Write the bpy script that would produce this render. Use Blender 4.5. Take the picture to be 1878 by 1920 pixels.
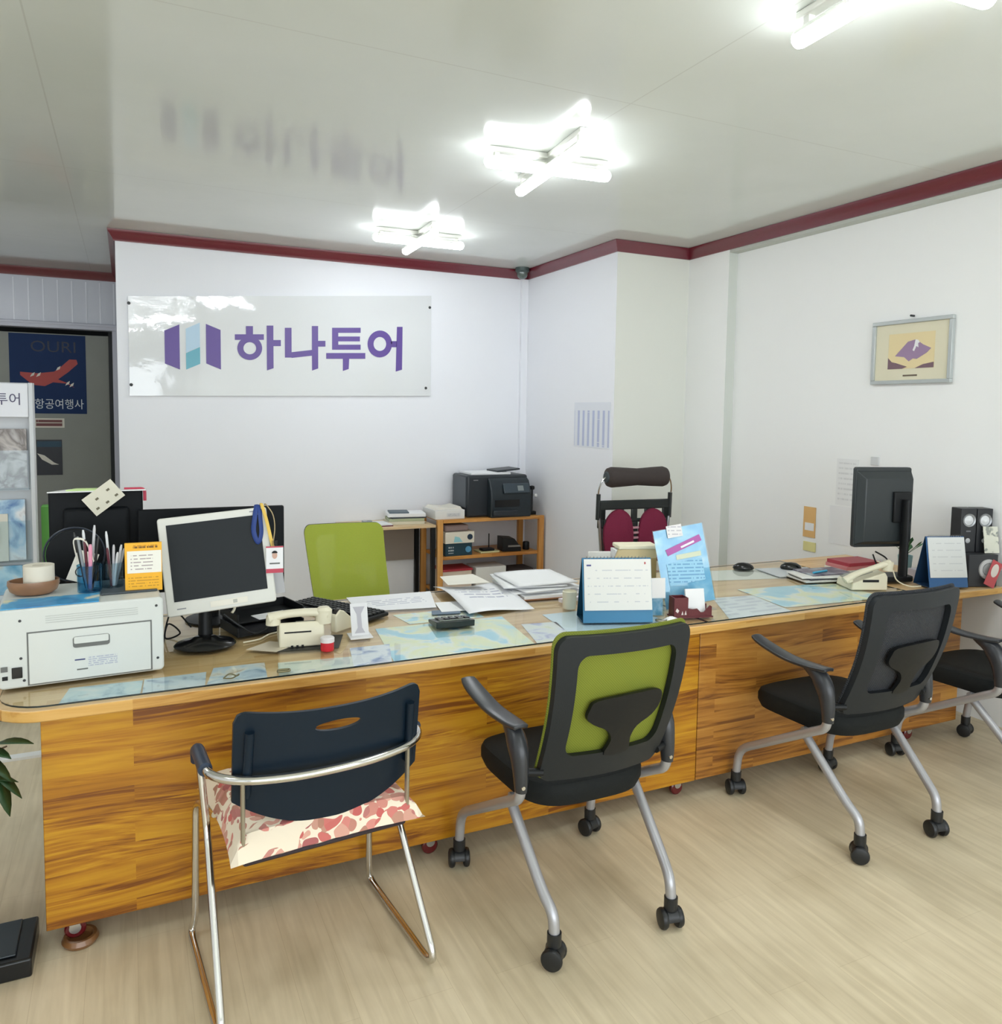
import bpy, bmesh, math, random
from mathutils import Vector, Matrix, Euler, noise as mnoise
random.seed(7)
PI = math.pi
for o in list(bpy.data.objects): bpy.data.objects.remove(o)
SC = bpy.context.scene
C = SC.collection

# ------------------------------------------------------------------ camera
cam_d = bpy.data.cameras.new('camera'); cam = bpy.data.objects.new('camera', cam_d); C.objects.link(cam)
yaw, pitch, roll = math.radians(25.4), math.radians(4.26), math.radians(0.86)
fw = Vector((math.sin(yaw)*math.cos(pitch), math.cos(yaw)*math.cos(pitch), -math.sin(pitch)))
rt = Vector((math.cos(yaw), -math.sin(yaw), 0)); up = rt.cross(fw)
rt2 = rt*math.cos(roll)+up*math.sin(roll); up2 = -rt*math.sin(roll)+up*math.cos(roll)
M = Matrix((rt2, up2, -fw)).transposed().to_4x4(); M.translation = Vector((0, 0, 1.577))
cam.matrix_world = M
cam_d.sensor_fit = 'HORIZONTAL'; cam_d.sensor_width = 36; cam_d.lens = 1477*36/1878
cam_d.shift_x = 0; cam_d.shift_y = -77/1878
cam_d.clip_start = 0.05; cam_d.clip_end = 60
SC.camera = cam
# ------------------------------------------------------------------ world, exposure, light values
w = bpy.data.worlds.new('world'); SC.world = w; w.use_nodes = True
w.node_tree.nodes['Background'].inputs[0].default_value = (0.8, 0.88, 1, 1)
w.node_tree.nodes['Background'].inputs[1].default_value = 0.3
SC.view_settings.view_transform = 'Standard'; SC.view_settings.look = 'None'
SC.view_settings.gamma = 1; SC.view_settings.use_curve_mapping = False
SC.view_settings.exposure = 0.62
LAMP = 22.0
ad_ = bpy.data.lights.new('added_daylight', 'AREA'); ad_.shape = 'RECTANGLE'; ad_.size = 6.2; ad_.size_y = 2.1; ad_.energy = 120; ad_.color = (0.90, 0.96, 1.0)  # added area light behind the viewer, brightens the whole room
al_ = bpy.data.objects.new('added_daylight', ad_); C.objects.link(al_); al_.location = (0.55, -3.3, 1.45); al_.rotation_euler = (math.radians(90), 0, 0)
# ------------------------------------------------------------------ materials
def new_mat(name):
    m = bpy.data.materials.new(name); m.use_nodes = True
    nt = m.node_tree; return m, nt, nt.nodes['Principled BSDF']
def s2l(c): return tuple(((x/255)/12.92 if x/255 <= 0.04045 else ((x/255+0.055)/1.055)**2.4) for x in c)+(1,)
def N(nt, t, **k):
    n = nt.nodes.new(t)
    for a, b in k.items():
        if a in ('operation', 'data_type', 'blend_type', 'interpolation', 'feature', 'wave_type', 'bands_direction', 'noise_dimensions', 'clamp', 'offset', 'offset_frequency', 'squash'): setattr(n, a, b)
        else: n.inputs[a].default_value = b
    return n
def L(nt, a, b): nt.links.new(a, b)
_mc = {}
def mat(name, rgb, rough=0.5, metal=0.0, spec=0.5, bump=0, bscale=40, alpha=1, emis=None, estr=0, coat=0, vary=0, vscale=8, trans=0):
    if name in _mc: return _mc[name]
    m, nt, p = new_mat(name)
    col = s2l(rgb)
    p.inputs['Base Color'].default_value = col
    p.inputs['Roughness'].default_value = rough; p.inputs['Metallic'].default_value = metal
    p.inputs['Specular IOR Level'].default_value = spec; p.inputs['Coat Weight'].default_value = coat
    p.inputs['Transmission Weight'].default_value = trans
    if alpha < 1: p.inputs['Alpha'].default_value = alpha
    if emis: p.inputs['Emission Color'].default_value = emis+(1,); p.inputs['Emission Strength'].default_value = estr
    tc = N(nt, 'ShaderNodeTexCoord')
    if vary:
        n = N(nt, 'ShaderNodeTexNoise', Scale=vscale, Detail=5.0)
        L(nt, tc.outputs['Object'], n.inputs['Vector'])
        mx = N(nt, 'ShaderNodeMix', data_type='RGBA')
        mx.inputs[6].default_value = tuple(c*(1-vary) for c in col[:3])+(1,)
        mx.inputs[7].default_value = tuple(min(1, c*(1+vary)) for c in col[:3])+(1,)
        L(nt, n.outputs['Fac'], mx.inputs[0]); L(nt, mx.outputs[2], p.inputs['Base Color'])
    if bump:
        n = N(nt, 'ShaderNodeTexNoise', Scale=bscale, Detail=4.0)
        L(nt, tc.outputs['Object'], n.inputs['Vector'])
        b = N(nt, 'ShaderNodeBump', Strength=bump, Distance=0.01)
        L(nt, n.outputs['Fac'], b.inputs['Height']); L(nt, b.outputs[0], p.inputs['Normal'])
    _mc[name] = m; return m
def axes(nt, src, ax, scale=(1, 1, 1)):
    sp = N(nt, 'ShaderNodeSeparateXYZ'); L(nt, src, sp.inputs[0]); cb = N(nt, 'ShaderNodeCombineXYZ')
    for i, a in enumerate(ax):
        mu = N(nt, 'ShaderNodeMath', operation='MULTIPLY'); L(nt, sp.outputs['xyz'.index(a)], mu.inputs[0]); mu.inputs[1].default_value = scale[i]
        L(nt, mu.outputs[0], cb.inputs[i])
    return cb.outputs[0]
def ramp(nt, fac, stops):
    r = N(nt, 'ShaderNodeValToRGB'); L(nt, fac, r.inputs[0]); e = r.color_ramp.elements
    while len(e) < len(stops): e.new(0.5)
    for i, (pos, c) in enumerate(stops): e[i].position = pos; e[i].color = s2l(c)
    return r.outputs[0]
def wood(name, ax, dark, mid, light, roww=0.045, stave=0.5, rough=0.4, grain=1.0, seed=0.0, gdist=3.0):
    """edge-glued staves: ax[0] runs along the grain, ax[1] across"""
    m, nt, p = new_mat(name); tc = N(nt, 'ShaderNodeTexCoord')
    v = axes(nt, tc.outputs['Object'], ax)
    br = N(nt, 'ShaderNodeTexBrick', Scale=1.0); br.inputs['Mortar Size'].default_value = 0.0
    br.inputs['Brick Width'].default_value = stave; br.inputs['Row Height'].default_value = roww; br.offset = 0.37; br.offset_frequency = 2
    br.inputs['Color1'].default_value = (0, 0, 0, 1); br.inputs['Color2'].default_value = (1, 1, 1, 1); br.inputs['Bias'].default_value = 0
    L(nt, v, br.inputs['Vector'])
    # grain: stretched noise, shifted per stave
    v2 = axes(nt, tc.outputs['Object'], ax, (2.4, 95, 95))
    sh = N(nt, 'ShaderNodeVectorMath', operation='MULTIPLY_ADD'); L(nt, br.outputs['Color'], sh.inputs[0]); sh.inputs[1].default_value = (13, 17, 5)
    vw = axes(nt, tc.outputs['Object'], ax, (1.5, 4, 4)); nw = N(nt, 'ShaderNodeTexNoise', Scale=1.0, Detail=1.0); L(nt, vw, nw.inputs['Vector'])
    bend = N(nt, 'ShaderNodeVectorMath', operation='MULTIPLY_ADD'); L(nt, nw.outputs['Color'], bend.inputs[0]); bend.inputs[1].default_value = (0, 9, 9); L(nt, v2, bend.inputs[2]); L(nt, bend.outputs[0], sh.inputs[2])
    n1 = N(nt, 'ShaderNodeTexNoise', Scale=1.0, Detail=4.0, Roughness=0.55); L(nt, sh.outputs[0], n1.inputs['Vector'])
    v3 = axes(nt, tc.outputs['Object'], ax, (1.1, 13.0, 13.0))
    sh3 = N(nt, 'ShaderNodeVectorMath', operation='MULTIPLY_ADD'); L(nt, br.outputs['Color'], sh3.inputs[0]); sh3.inputs[1].default_value = (7, 5, 5); L(nt, v3, sh3.inputs[2])
    wv = N(nt, 'ShaderNodeTexNoise', Scale=1.0, Detail=2.0, Distortion=0.8); L(nt, sh3.outputs[0], wv.inputs['Vector'])
    msk = N(nt, 'ShaderNodeMapRange'); L(nt, wv.outputs['Fac'], msk.inputs[0]); msk.inputs[1].default_value = 0.62; msk.inputs[2].default_value = 0.38; msk.inputs[3].default_value = 0.25; msk.inputs[4].default_value = 1.25
    c1 = N(nt, 'ShaderNodeMath', operation='SUBTRACT'); L(nt, n1.outputs['Fac'], c1.inputs[0]); c1.inputs[1].default_value = 0.5
    c2 = N(nt, 'ShaderNodeMath', operation='MULTIPLY'); L(nt, c1.outputs[0], c2.inputs[0]); L(nt, msk.outputs[0], c2.inputs[1])
    a = N(nt, 'ShaderNodeMath', operation='MULTIPLY_ADD'); L(nt, c2.outputs[0], a.inputs[0]); a.inputs[1].default_value = 0.85*grain; a.inputs[2].default_value = 0.13
    b = N(nt, 'ShaderNodeMath', operation='MULTIPLY_ADD'); L(nt, wv.outputs['Fac'], b.inputs[0]); b.inputs[1].default_value = 0.9; L(nt, a.outputs[0], b.inputs[2])
    sepc = N(nt, 'ShaderNodeSeparateColor'); L(nt, br.outputs['Color'], sepc.inputs[0])
    c = N(nt, 'ShaderNodeMath', operation='MULTIPLY_ADD'); L(nt, sepc.outputs[0], c.inputs[0]); c.inputs[1].default_value = 0.2; L(nt, b.outputs[0], c.inputs[2])
    d = N(nt, 'ShaderNodeMath', operation='SUBTRACT'); L(nt, c.outputs[0], d.inputs[0]); d.inputs[1].default_value = 0.18
    colr = ramp(nt, d.outputs[0], [(0.22, dark), (0.5, mid), (0.78, light)])
    L(nt, colr, p.inputs['Base Color']); p.inputs['Roughness'].default_value = rough
    bu = N(nt, 'ShaderNodeBump', Strength=0.08, Distance=0.004); L(nt, n1.outputs['Fac'], bu.inputs['Height']); L(nt, bu.outputs[0], p.inputs['Normal'])
    return m
def printed(name, paper, ink, rows=14, thick=0.35, words=22, x0=0.1, x1=0.9, y0=0.08, y1=0.92, ax='xy', rough=0.6, thr=0.45):
    """paper with rows of illegible fine print, in generated coordinates"""
    m, nt, p = new_mat(name); tc = N(nt, 'ShaderNodeTexCoord')
    sp = N(nt, 'ShaderNodeSeparateXYZ'); L(nt, tc.outputs['Generated'], sp.inputs[0])
    X = sp.outputs['xyz'.index(ax[0])]; Y = sp.outputs['xyz'.index(ax[1])]
    def math_(op, a, b=None):
        n = N(nt, 'ShaderNodeMath', operation=op)
        for i, q in enumerate((a, b)):
            if q is None: continue
            if isinstance(q, (int, float)): n.inputs[i].default_value = q
            else: L(nt, q, n.inputs[i])
        return n.outputs[0]
    yr = math_('MULTIPLY', Y, rows); fr = math_('FRACT', yr); fl = math_('FLOOR', yr)
    line = math_('LESS_THAN', fr, thick)
    cb = N(nt, 'ShaderNodeCombineXYZ'); L(nt, math_('MULTIPLY', X, words), cb.inputs[0]); L(nt, math_('MULTIPLY', fl, 7.3), cb.inputs[1])
    n = N(nt, 'ShaderNodeTexNoise', Scale=1.0, Detail=2.0); L(nt, cb.outputs[0], n.inputs['Vector'])
    wd = math_('GREATER_THAN', n.outputs['Fac'], thr)
    k = math_('MULTIPLY', line, wd)
    for s, op, lim in ((X, 'GREATER_THAN', x0), (X, 'LESS_THAN', x1), (Y, 'GREATER_THAN', y0), (Y, 'LESS_THAN', y1)): k = math_('MULTIPLY', k, math_(op, s, lim))
    mx = N(nt, 'ShaderNodeMix', data_type='RGBA'); mx.inputs[6].default_value = s2l(paper); mx.inputs[7].default_value = s2l(ink); L(nt, k, mx.inputs[0])
    L(nt, mx.outputs[2], p.inputs['Base Color']); p.inputs['Roughness'].default_value = rough
    return m
def mapmat(name, stops, scale=3.5, seed=0.0, rough=0.4, detail=4.0, dist=0.6):
    m, nt, p = new_mat(name); tc = N(nt, 'ShaderNodeTexCoord')
    ad = N(nt, 'ShaderNodeVectorMath', operation='ADD'); L(nt, tc.outputs['Object'], ad.inputs[0]); ad.inputs[1].default_value = (seed, seed*1.7, 0)
    n = N(nt, 'ShaderNodeTexNoise', Scale=scale, Detail=detail, Distortion=dist); L(nt, ad.outputs[0], n.inputs['Vector'])
    L(nt, ramp(nt, n.outputs['Fac'], stops), p.inputs['Base Color']); p.inputs['Roughness'].default_value = rough
    return m
def meshfab(name, rgb, dens=0.55, scale=260):
    """woven chair mesh: fine open weave, see-through between threads"""
    m, nt, p = new_mat(name); tc = N(nt, 'ShaderNodeTexCoord')
    v = axes(nt, tc.outputs['Object'], 'xzy', (scale, scale, 0))
    ck = N(nt, 'ShaderNodeTexChecker', Scale=1.0); L(nt, v, ck.inputs['Vector'])
    p.inputs['Base Color'].default_value = s2l(rgb); p.inputs['Roughness'].default_value = 0.8
    mr = N(nt, 'ShaderNodeMapRange'); L(nt, ck.outputs['Fac'], mr.inputs[0]); mr.inputs[3].default_value = dens; mr.inputs[4].default_value = 1.0
    L(nt, mr.outputs[0], p.inputs['Alpha'])
    return m

def mat_ceiling():
    m, nt, p = new_mat('ceiling_glossy_panel'); tc = N(nt, 'ShaderNodeTexCoord')
    p.inputs['Roughness'].default_value = 0.11; p.inputs['Specular IOR Level'].default_value = 0.5
    n = N(nt, 'ShaderNodeTexNoise', Scale=1.1, Detail=3.0); L(nt, tc.outputs['Object'], n.inputs['Vector'])
    base = ramp(nt, n.outputs['Fac'], [(0.3, (223, 229, 223)), (0.7, (231, 236, 231))])
    sp = N(nt, 'ShaderNodeSeparateXYZ'); L(nt, tc.outputs['Object'], sp.inputs[0])
    def near(src, val, wdt):
        a = N(nt, 'ShaderNodeMath', operation='SUBTRACT'); L(nt, src, a.inputs[0]); a.inputs[1].default_value = val
        b = N(nt, 'ShaderNodeMath', operation='ABSOLUTE'); L(nt, a.outputs[0], b.inputs[0])
        c = N(nt, 'ShaderNodeMath', operation='LESS_THAN'); L(nt, b.outputs[0], c.inputs[0]); c.inputs[1].default_value = wdt
        return c.outputs[0]
    acc = None
    for src, vals in ((1, (-1.42, 0.69, 2.80, 4.92, 7.03)), (0, (-2.45, -0.28, 1.895, 4.05))):
        for vv in vals:
            k = near(sp.outputs[src], vv, 0.003)
            if acc is None: acc = k
            else:
                mm = N(nt, 'ShaderNodeMath', operation='MAXIMUM'); L(nt, acc, mm.inputs[0]); L(nt, k, mm.inputs[1]); acc = mm.outputs[0]
    mx = N(nt, 'ShaderNodeMix', data_type='RGBA'); L(nt, acc, mx.inputs[0]); L(nt, base, mx.inputs[6]); mx.inputs[7].default_value = s2l((216, 220, 214))
    L(nt, mx.outputs[2], p.inputs['Base Color'])
    n2 = N(nt, 'ShaderNodeTexNoise', Scale=1.7, Detail=3.0, Distortion=0.5); L(nt, tc.outputs['Object'], n2.inputs['Vector'])
    b = N(nt, 'ShaderNodeBump', Strength=0.2, Distance=0.010); L(nt, n2.outputs['Fac'], b.inputs['Height'])
    b2 = N(nt, 'ShaderNodeBump', Strength=0.25, Distance=0.001); L(nt, acc, b2.inputs['Height']); L(nt, b.outputs[0], b2.inputs['Normal']); L(nt, b2.outputs[0], p.inputs['Normal'])
    return m
def mat_floor():
    m, nt, p = new_mat('floor_wood_print_vinyl'); tc = N(nt, 'ShaderNodeTexCoord')
    v = axes(nt, tc.outputs['Object'], 'yxz')
    br = N(nt, 'ShaderNodeTexBrick', Scale=1.0); br.inputs['Mortar Size'].default_value = 0.0007; br.inputs['Brick Width'].default_value = 0.95; br.inputs['Row Height'].default_value = 0.13
    br.offset = 0.4; br.inputs['Color1'].default_value = s2l((228, 214, 184)); br.inputs['Color2'].default_value = s2l((234, 220, 190)); br.inputs['Mortar'].default_value = s2l((214, 198, 166))
    L(nt, v, br.inputs['Vector'])
    v2 = axes(nt, tc.outputs['Object'], 'yxz', (3, 38, 38)); n = N(nt, 'ShaderNodeTexNoise', Scale=1.0, Detail=6.0, Distortion=0.4); L(nt, v2, n.inputs['Vector'])
    n3 = N(nt, 'ShaderNodeTexNoise', Scale=3.0, Detail=4.0); L(nt, tc.outputs['Object'], n3.inputs['Vector'])
    mu = N(nt, 'ShaderNodeMix', data_type='RGBA', blend_type='MULTIPLY'); mu.inputs[0].default_value = 1
    L(nt, br.outputs['Color'], mu.inputs[6]); L(nt, ramp(nt, n.outputs['Fac'], [(0.25, (228, 225, 218)), (0.75, (255, 255, 255))]), mu.inputs[7])
    mu2 = N(nt, 'ShaderNodeMix', data_type='RGBA', blend_type='MULTIPLY'); mu2.inputs[0].default_value = 1
    L(nt, mu.outputs[2], mu2.inputs[6]); L(nt, ramp(nt, n3.outputs['Fac'], [(0.3, (236, 234, 230)), (0.6, (255, 255, 255))]), mu2.inputs[7])
    L(nt, mu2.outputs[2], p.inputs['Base Color']); p.inputs['Roughness'].default_value = 0.42
    return m
def frontal(nt, fr, mx):
    g = N(nt, 'ShaderNodeNewGeometry'); k = N(nt, 'ShaderNodeMath', operation='SUBTRACT'); k.inputs[0].default_value = 1.0; L(nt, g.outputs['Backfacing'], k.inputs[1])
    q = N(nt, 'ShaderNodeMath', operation='MULTIPLY'); L(nt, k.outputs[0], q.inputs[0]); L(nt, fr.outputs[0], q.inputs[1]); L(nt, q.outputs[0], mx.inputs[0])
def mat_glass_sheet():
    m = bpy.data.materials.new('clear_table_glass'); m.use_nodes = True; nt = m.node_tree
    for n in list(nt.nodes): nt.nodes.remove(n)
    out = nt.nodes.new('ShaderNodeOutputMaterial'); mx = nt.nodes.new('ShaderNodeMixShader'); tr = nt.nodes.new('ShaderNodeBsdfTransparent'); gl = nt.nodes.new('ShaderNodeBsdfGlossy'); fr = nt.nodes.new('ShaderNodeFresnel')
    tr.inputs[0].default_value = (0.965, 0.985, 0.975, 1); gl.inputs['Roughness'].default_value = 0.02; fr.inputs[0].default_value = 1.5
    frontal(nt, fr, mx); L(nt, tr.outputs[0], mx.inputs[1]); L(nt, gl.outputs[0], mx.inputs[2]); L(nt, mx.outputs[0], out.inputs[0])
    return m
def clear_plastic(name, tint=(0.9, 0.95, 0.97), rough=0.05):
    m = bpy.data.materials.new(name); m.use_nodes = True; nt = m.node_tree
    for n in list(nt.nodes): nt.nodes.remove(n)
    out = nt.nodes.new('ShaderNodeOutputMaterial'); mx = nt.nodes.new('ShaderNodeMixShader'); tr = nt.nodes.new('ShaderNodeBsdfTransparent'); gl = nt.nodes.new('ShaderNodeBsdfGlossy'); fr = nt.nodes.new('ShaderNodeFresnel')
    tr.inputs[0].default_value = tint+(1,); gl.inputs['Roughness'].default_value = rough; fr.inputs[0].default_value = 1.6
    frontal(nt, fr, mx); L(nt, tr.outputs[0], mx.inputs[1]); L(nt, gl.outputs[0], mx.inputs[2]); L(nt, mx.outputs[0], out.inputs[0])
    return m

W_WHITE = mat('white_wall_paint', (240, 242, 247), 0.55, bump=0.03, bscale=90, vary=0.012, vscale=2)
W_CREAM = mat('warm_white_wall_paint', (247, 248, 247), 0.6, bump=0.03, bscale=90, vary=0.012, vscale=2)
CROWN = mat('wine_red_moulding', (108, 27, 43), 0.32, spec=0.8, coat=0.3, vary=0.08, vscale=30)
BLACKP = mat('black_plastic', (20, 22, 24), 0.45, spec=0.3, bump=0.05, bscale=300)
BLACKG = mat('black_gloss_plastic', (14, 15, 17), 0.2)
SCREEN = mat('dark_lcd_screen', (40, 44, 47), 0.5, spec=0.15)
DGREY = mat('dark_grey_plastic', (46, 49, 52), 0.45)
WHITEP = mat('white_plastic', (224, 225, 222), 0.4)
CREAM = mat('cream_plastic', (222, 216, 192), 0.4)
PAPER = mat('white_paper', (238, 239, 240), 0.7)
PAPER2 = mat('off_white_paper', (230, 226, 214), 0.7)
CHROME = mat('chrome', (215, 213, 210), 0.12, metal=1)
SILVER = mat('silver_painted_steel', (176, 176, 180), 0.35, metal=0.55)
STEEL = mat('satin_steel', (170, 172, 175), 0.3, metal=1)
NAVY = mat('navy_shell_plastic', (9, 27, 41), 0.42, spec=0.3)
PRN_BLACK = mat('charcoal_office_plastic', (36, 42, 48), 0.4)
# ------------------------------------------------------------------ mesh helpers
class B:
    def __init__(s): s.bm = bmesh.new()
    def face(s, vs):
        try: return s.bm.faces.new(vs)
        except ValueError: return None
    def box(s, x0, x1, y0, y1, z0, z1, T=None):
        P = [(x, y, z) for z in (z0, z1) for y in (y0, y1) for x in (x0, x1)]
        v = [s.bm.verts.new(T @ Vector(p) if T is not None else p) for p in P]
        for f in ((0, 2, 3, 1), (4, 5, 7, 6), (0, 1, 5, 4), (2, 6, 7, 3), (0, 4, 6, 2), (1, 3, 7, 5)): s.face([v[i] for i in f])
        return s
    def cyl(s, p0, p1, r0, r1=None, seg=20, cap=True):
        return s.tube([p0, p1], [r0, r0 if r1 is None else r1], seg, cap)
    def tube(s, pts, r, seg=12, cap=True, closed=False, flat=None):
        pts = [Vector(p) for p in pts]; n = len(pts)
        if not isinstance(r, (list, tuple)): r = [r]*n
        rings = []; prev = None
        for i, p in enumerate(pts):
            if closed: t = (pts[(i+1) % n]-pts[i-1])
            else: t = (pts[min(i+1, n-1)]-pts[max(i-1, 0)])
            t.normalize()
            if prev is None:
                a = Vector((0, 0, 1)) if abs(t.z) < 0.9 else Vector((1, 0, 0)); u = t.cross(a).normalized()
            else:
                u = (prev-t*prev.dot(t)).normalized()
            prev = u; v = t.cross(u)
            rings.append([s.bm.verts.new(p+(u*math.cos(2*PI*k/seg)+v*math.sin(2*PI*k/seg)*(flat or 1))*r[i]) for k in range(seg)])
        m = n if closed else n-1
        for i in range(m):
            a, b = rings[i], rings[(i+1) % n]
            for k in range(seg): s.face([a[k], a[(k+1) % seg], b[(k+1) % seg], b[k]])
        if cap and not closed: s.face(rings[0][::-1]); s.face(rings[-1])
        return s
    def lathe(s, prof, c=(0, 0, 0), axis='z', seg=32, T=None):
        rings = []
        for (r, h) in prof:
            ring = []
            for k in range(seg):
                a = 2*PI*k/seg; x, y = max(r, 1e-5)*math.cos(a), max(r, 1e-5)*math.sin(a)
                p = {'z': (x, y, h), 'y': (x, h, y), 'x': (h, x, y)}[axis]
                p = Vector(p)+Vector(c)
                ring.append(s.bm.verts.new(T @ p if T is not None else p))
            rings.append(ring)
        for a, b in zip(rings, rings[1:]):
            for k in range(seg): s.face([a[k], a[(k+1) % seg], b[(k+1) % seg], b[k]])
        s.face(rings[0][::-1]); s.face(rings[-1])
        return s
    def prism(s, poly, d, fn=None):
        """poly 2D points; extruded by d in third axis; fn(a,b,c) -> xyz"""
        fn = fn or (lambda a, b, c: (a, b, c))
        lo = [s.bm.verts.new(fn(a, b, 0)) for a, b in poly]; hi = [s.bm.verts.new(fn(a, b, d)) for a, b in poly]
        s.face(lo[::-1]); s.face(hi); n = len(poly)
        for i in range(n): s.face([lo[i], lo[(i+1) % n], hi[(i+1) % n], hi[i]])
        return s
    def shell(s, rings, surf, t, fill=True):
        """rings: list of equal-length 2D loops outer->inner; surf(a,b,side)->xyz"""
        V = [[[s.bm.verts.new(surf(a, b, q)) for a, b in r] for r in rings] for q in (0, t)]
        n = len(rings[0])
        for q in (0, 1):
            for i in range(len(rings)-1):
                for k in range(n):
                    f = [V[q][i][k], V[q][i][(k+1) % n], V[q][i+1][(k+1) % n], V[q][i+1][k]]
                    s.face(f if q else f[::-1])
            if fill: s.face(V[q][-1] if q else V[q][-1][::-1])
        for i in ([0] if fill else [0, len(rings)-1]):
            for k in range(n):
                f = [V[0][i][k], V[0][i][(k+1) % n], V[1][i][(k+1) % n], V[1][i][k]]; s.face(f)
        return s
    def grid(s, fn, nu, nv):
        V = [[s.bm.verts.new(fn(i/nu, j/nv)) for i in range(nu+1)] for j in range(nv+1)]
        for j in range(nv):
            for i in range(nu): s.face([V[j][i], V[j][i+1], V[j+1][i+1], V[j+1][i]])
        return s
def obj(name, b, m, parent=None, loc=(0, 0, 0), rot=(0, 0, 0), bevel=0, seg=2, smooth=True, sub=0, solid=0, **tags):
    bmesh.ops.recalc_face_normals(b.bm, faces=b.bm.faces)
    me = bpy.data.meshes.new(name); b.bm.to_mesh(me); b.bm.free()
    if smooth:
        for p in me.polygons: p.use_smooth = True
        try: me.set_sharp_from_angle(angle=math.radians(38))
        except Exception: pass
    o = bpy.data.objects.new(name, me); C.objects.link(o)
    for mm in (m if isinstance(m, (list, tuple)) else [m]): me.materials.append(mm)
    o.location = loc; o.rotation_euler = rot
    if parent: o.parent = parent
    if solid:
        md = o.modifiers.new('solid', 'SOLIDIFY'); md.thickness = solid; md.offset = 0
    if bevel:
        md = o.modifiers.new('bevel', 'BEVEL'); md.width = bevel; md.segments = seg; md.limit_method = 'ANGLE'; md.angle_limit = math.radians(40); md.harden_normals = False
    if sub:
        md = o.modifiers.new('sub', 'SUBSURF'); md.levels = sub; md.render_levels = sub
    for k, v in tags.items(): o[k] = v
    return o
def thing(name, label, cat, loc=(0, 0, 0), rotz=0, group=None):
    o = bpy.data.objects.new(name, None); C.objects.link(o); o.empty_display_size = 0.1
    o.location = loc; o.rotation_euler = (0, 0, rotz); o['label'] = label; o['category'] = cat
    if group: o['group'] = group
    return o
def tag(o, label, cat, group=None):
    o['label'] = label; o['category'] = cat
    if group: o['group'] = group
    return o
def struct(name, b, m, **k):
    o = obj(name, b, m, **k)
    if not k.get('parent'): o['kind'] = 'structure'
    return o
def copytree(o, parent=None):
    c = o.copy(); C.objects.link(c)
    if parent: c.parent = parent
    for ch in list(o.children): copytree(ch, c)
    return c
def bx(*a): return B().box(*a)
def cr(pts, n=6, closed=False):
    """Catmull-Rom through points"""
    P = [Vector(p) for p in pts]; out = []
    m = len(P)
    for i in range(m if closed else m-1):
        if closed: p0, p1, p2, p3 = P[i-1], P[i], P[(i+1) % m], P[(i+2) % m]
        else: p0, p1, p2, p3 = P[max(i-1, 0)], P[i], P[i+1], P[min(i+2, m-1)]
        for k in range(n):
            t = k/n
            out.append(0.5*((2*p1)+(-p0+p2)*t+(2*p0-5*p1+4*p2-p3)*t*t+(-p0+3*p1-3*p2+p3)*t**3))
    if not closed: out.append(P[-1])
    return out
def fillet(pts, r, n=6):
    """polyline with rounded corners (quadratic)"""
    P = [Vector(p) for p in pts]; out = [P[0]]
    for i in range(1, len(P)-1):
        a, b, c = P[i-1], P[i], P[i+1]
        ra = min(r, (a-b).length*0.45); rc = min(r, (c-b).length*0.45)
        A = b+(a-b).normalized()*ra; D = b+(c-b).normalized()*rc
        for k in range(n+1):
            t = k/n; out.append(A*(1-t)**2+b*2*t*(1-t)+D*t*t)
    out.append(P[-1]); return out
def rrect(w, h, r, n=6, cx=0, cy=0):
    out = []
    for (sx, sy, a0) in ((1, 1, 0), (-1, 1, 90), (-1, -1, 180), (1, -1, 270)):
        for k in range(n+1):
            a = math.radians(a0+90*k/n); out.append((cx+sx*(w/2-r)+r*math.cos(a), cy+sy*(h/2-r)+r*math.sin(a)))
    return out
def text(name, body, size, m, loc, rot, parent=None, ext=0.0005, align='CENTER', sx=1.0):
    if body[0] == '#':      # print too small to read: one fine broken line
        n = int(body[1:]); b = B(); x = -n*size*0.33
        b.box(x, -x, -size*0.22, size*0.22, -ext, ext)
        o = obj('fine_print', b, m, parent, loc=loc, rot=rot, smooth=False); return o
    cu = bpy.data.curves.new(name, 'FONT'); cu.body = body; cu.size = size; cu.extrude = ext; cu.align_x = align; cu.align_y = 'CENTER'; cu.resolution_u = 3
    to = bpy.data.objects.new(name, cu); C.objects.link(to)
    dg = bpy.context.evaluated_depsgraph_get(); dg.update()
    me = bpy.data.meshes.new_from_object(to.evaluated_get(dg)); bpy.data.objects.remove(to)
    me.materials.clear(); me.materials.append(m)
    o = bpy.data.objects.new(name, me); C.objects.link(o); o.location = loc; o.rotation_euler = rot; o.scale = (sx, 1, 1)
    if parent: o.parent = parent
    return o
def rz(a): return Matrix.Rotation(a, 4, 'Z')
UPR = (PI/2, 0, 0)       # text/flat thing standing up, facing -Y

# ------------------------------------------------------------------ structure
H = 2.85
struct('floor', bx(-3.2, 5.0, -3.2, 10.2, -0.05, 0), mat_floor())
struct('ceiling', bx(-3.2, 5.0, -3.2, 10.2, H, H+0.08), mat_ceiling())
struct('wall_back', bx(-0.055, 3.29, 6.44, 6.56, 0, H), W_WHITE)
struct('wall_return', bx(-0.055, 0.06, 6.56, 8.55, 0, H), W_WHITE)
o = struct('wall_pillar', bx(3.29, 4.3, 4.98, 6.56, 0, H), [W_WHITE, mat('pillar_face_shade', (232, 234, 226), 0.6, bump=0.03, bscale=90)])  # front face tinted darker, its shading put into the colour
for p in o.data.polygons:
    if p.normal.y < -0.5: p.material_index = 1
o = struct('wall_pilaster', bx(3.95, 4.3, 4.53, 4.98, 0, H), [W_CREAM, mat('pilaster_edge_shade', (214, 219, 212), 0.6)])  # step face painted grey to stand in for shade
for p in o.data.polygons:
    if p.normal.y < -0.5: p.material_index = 1
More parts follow.
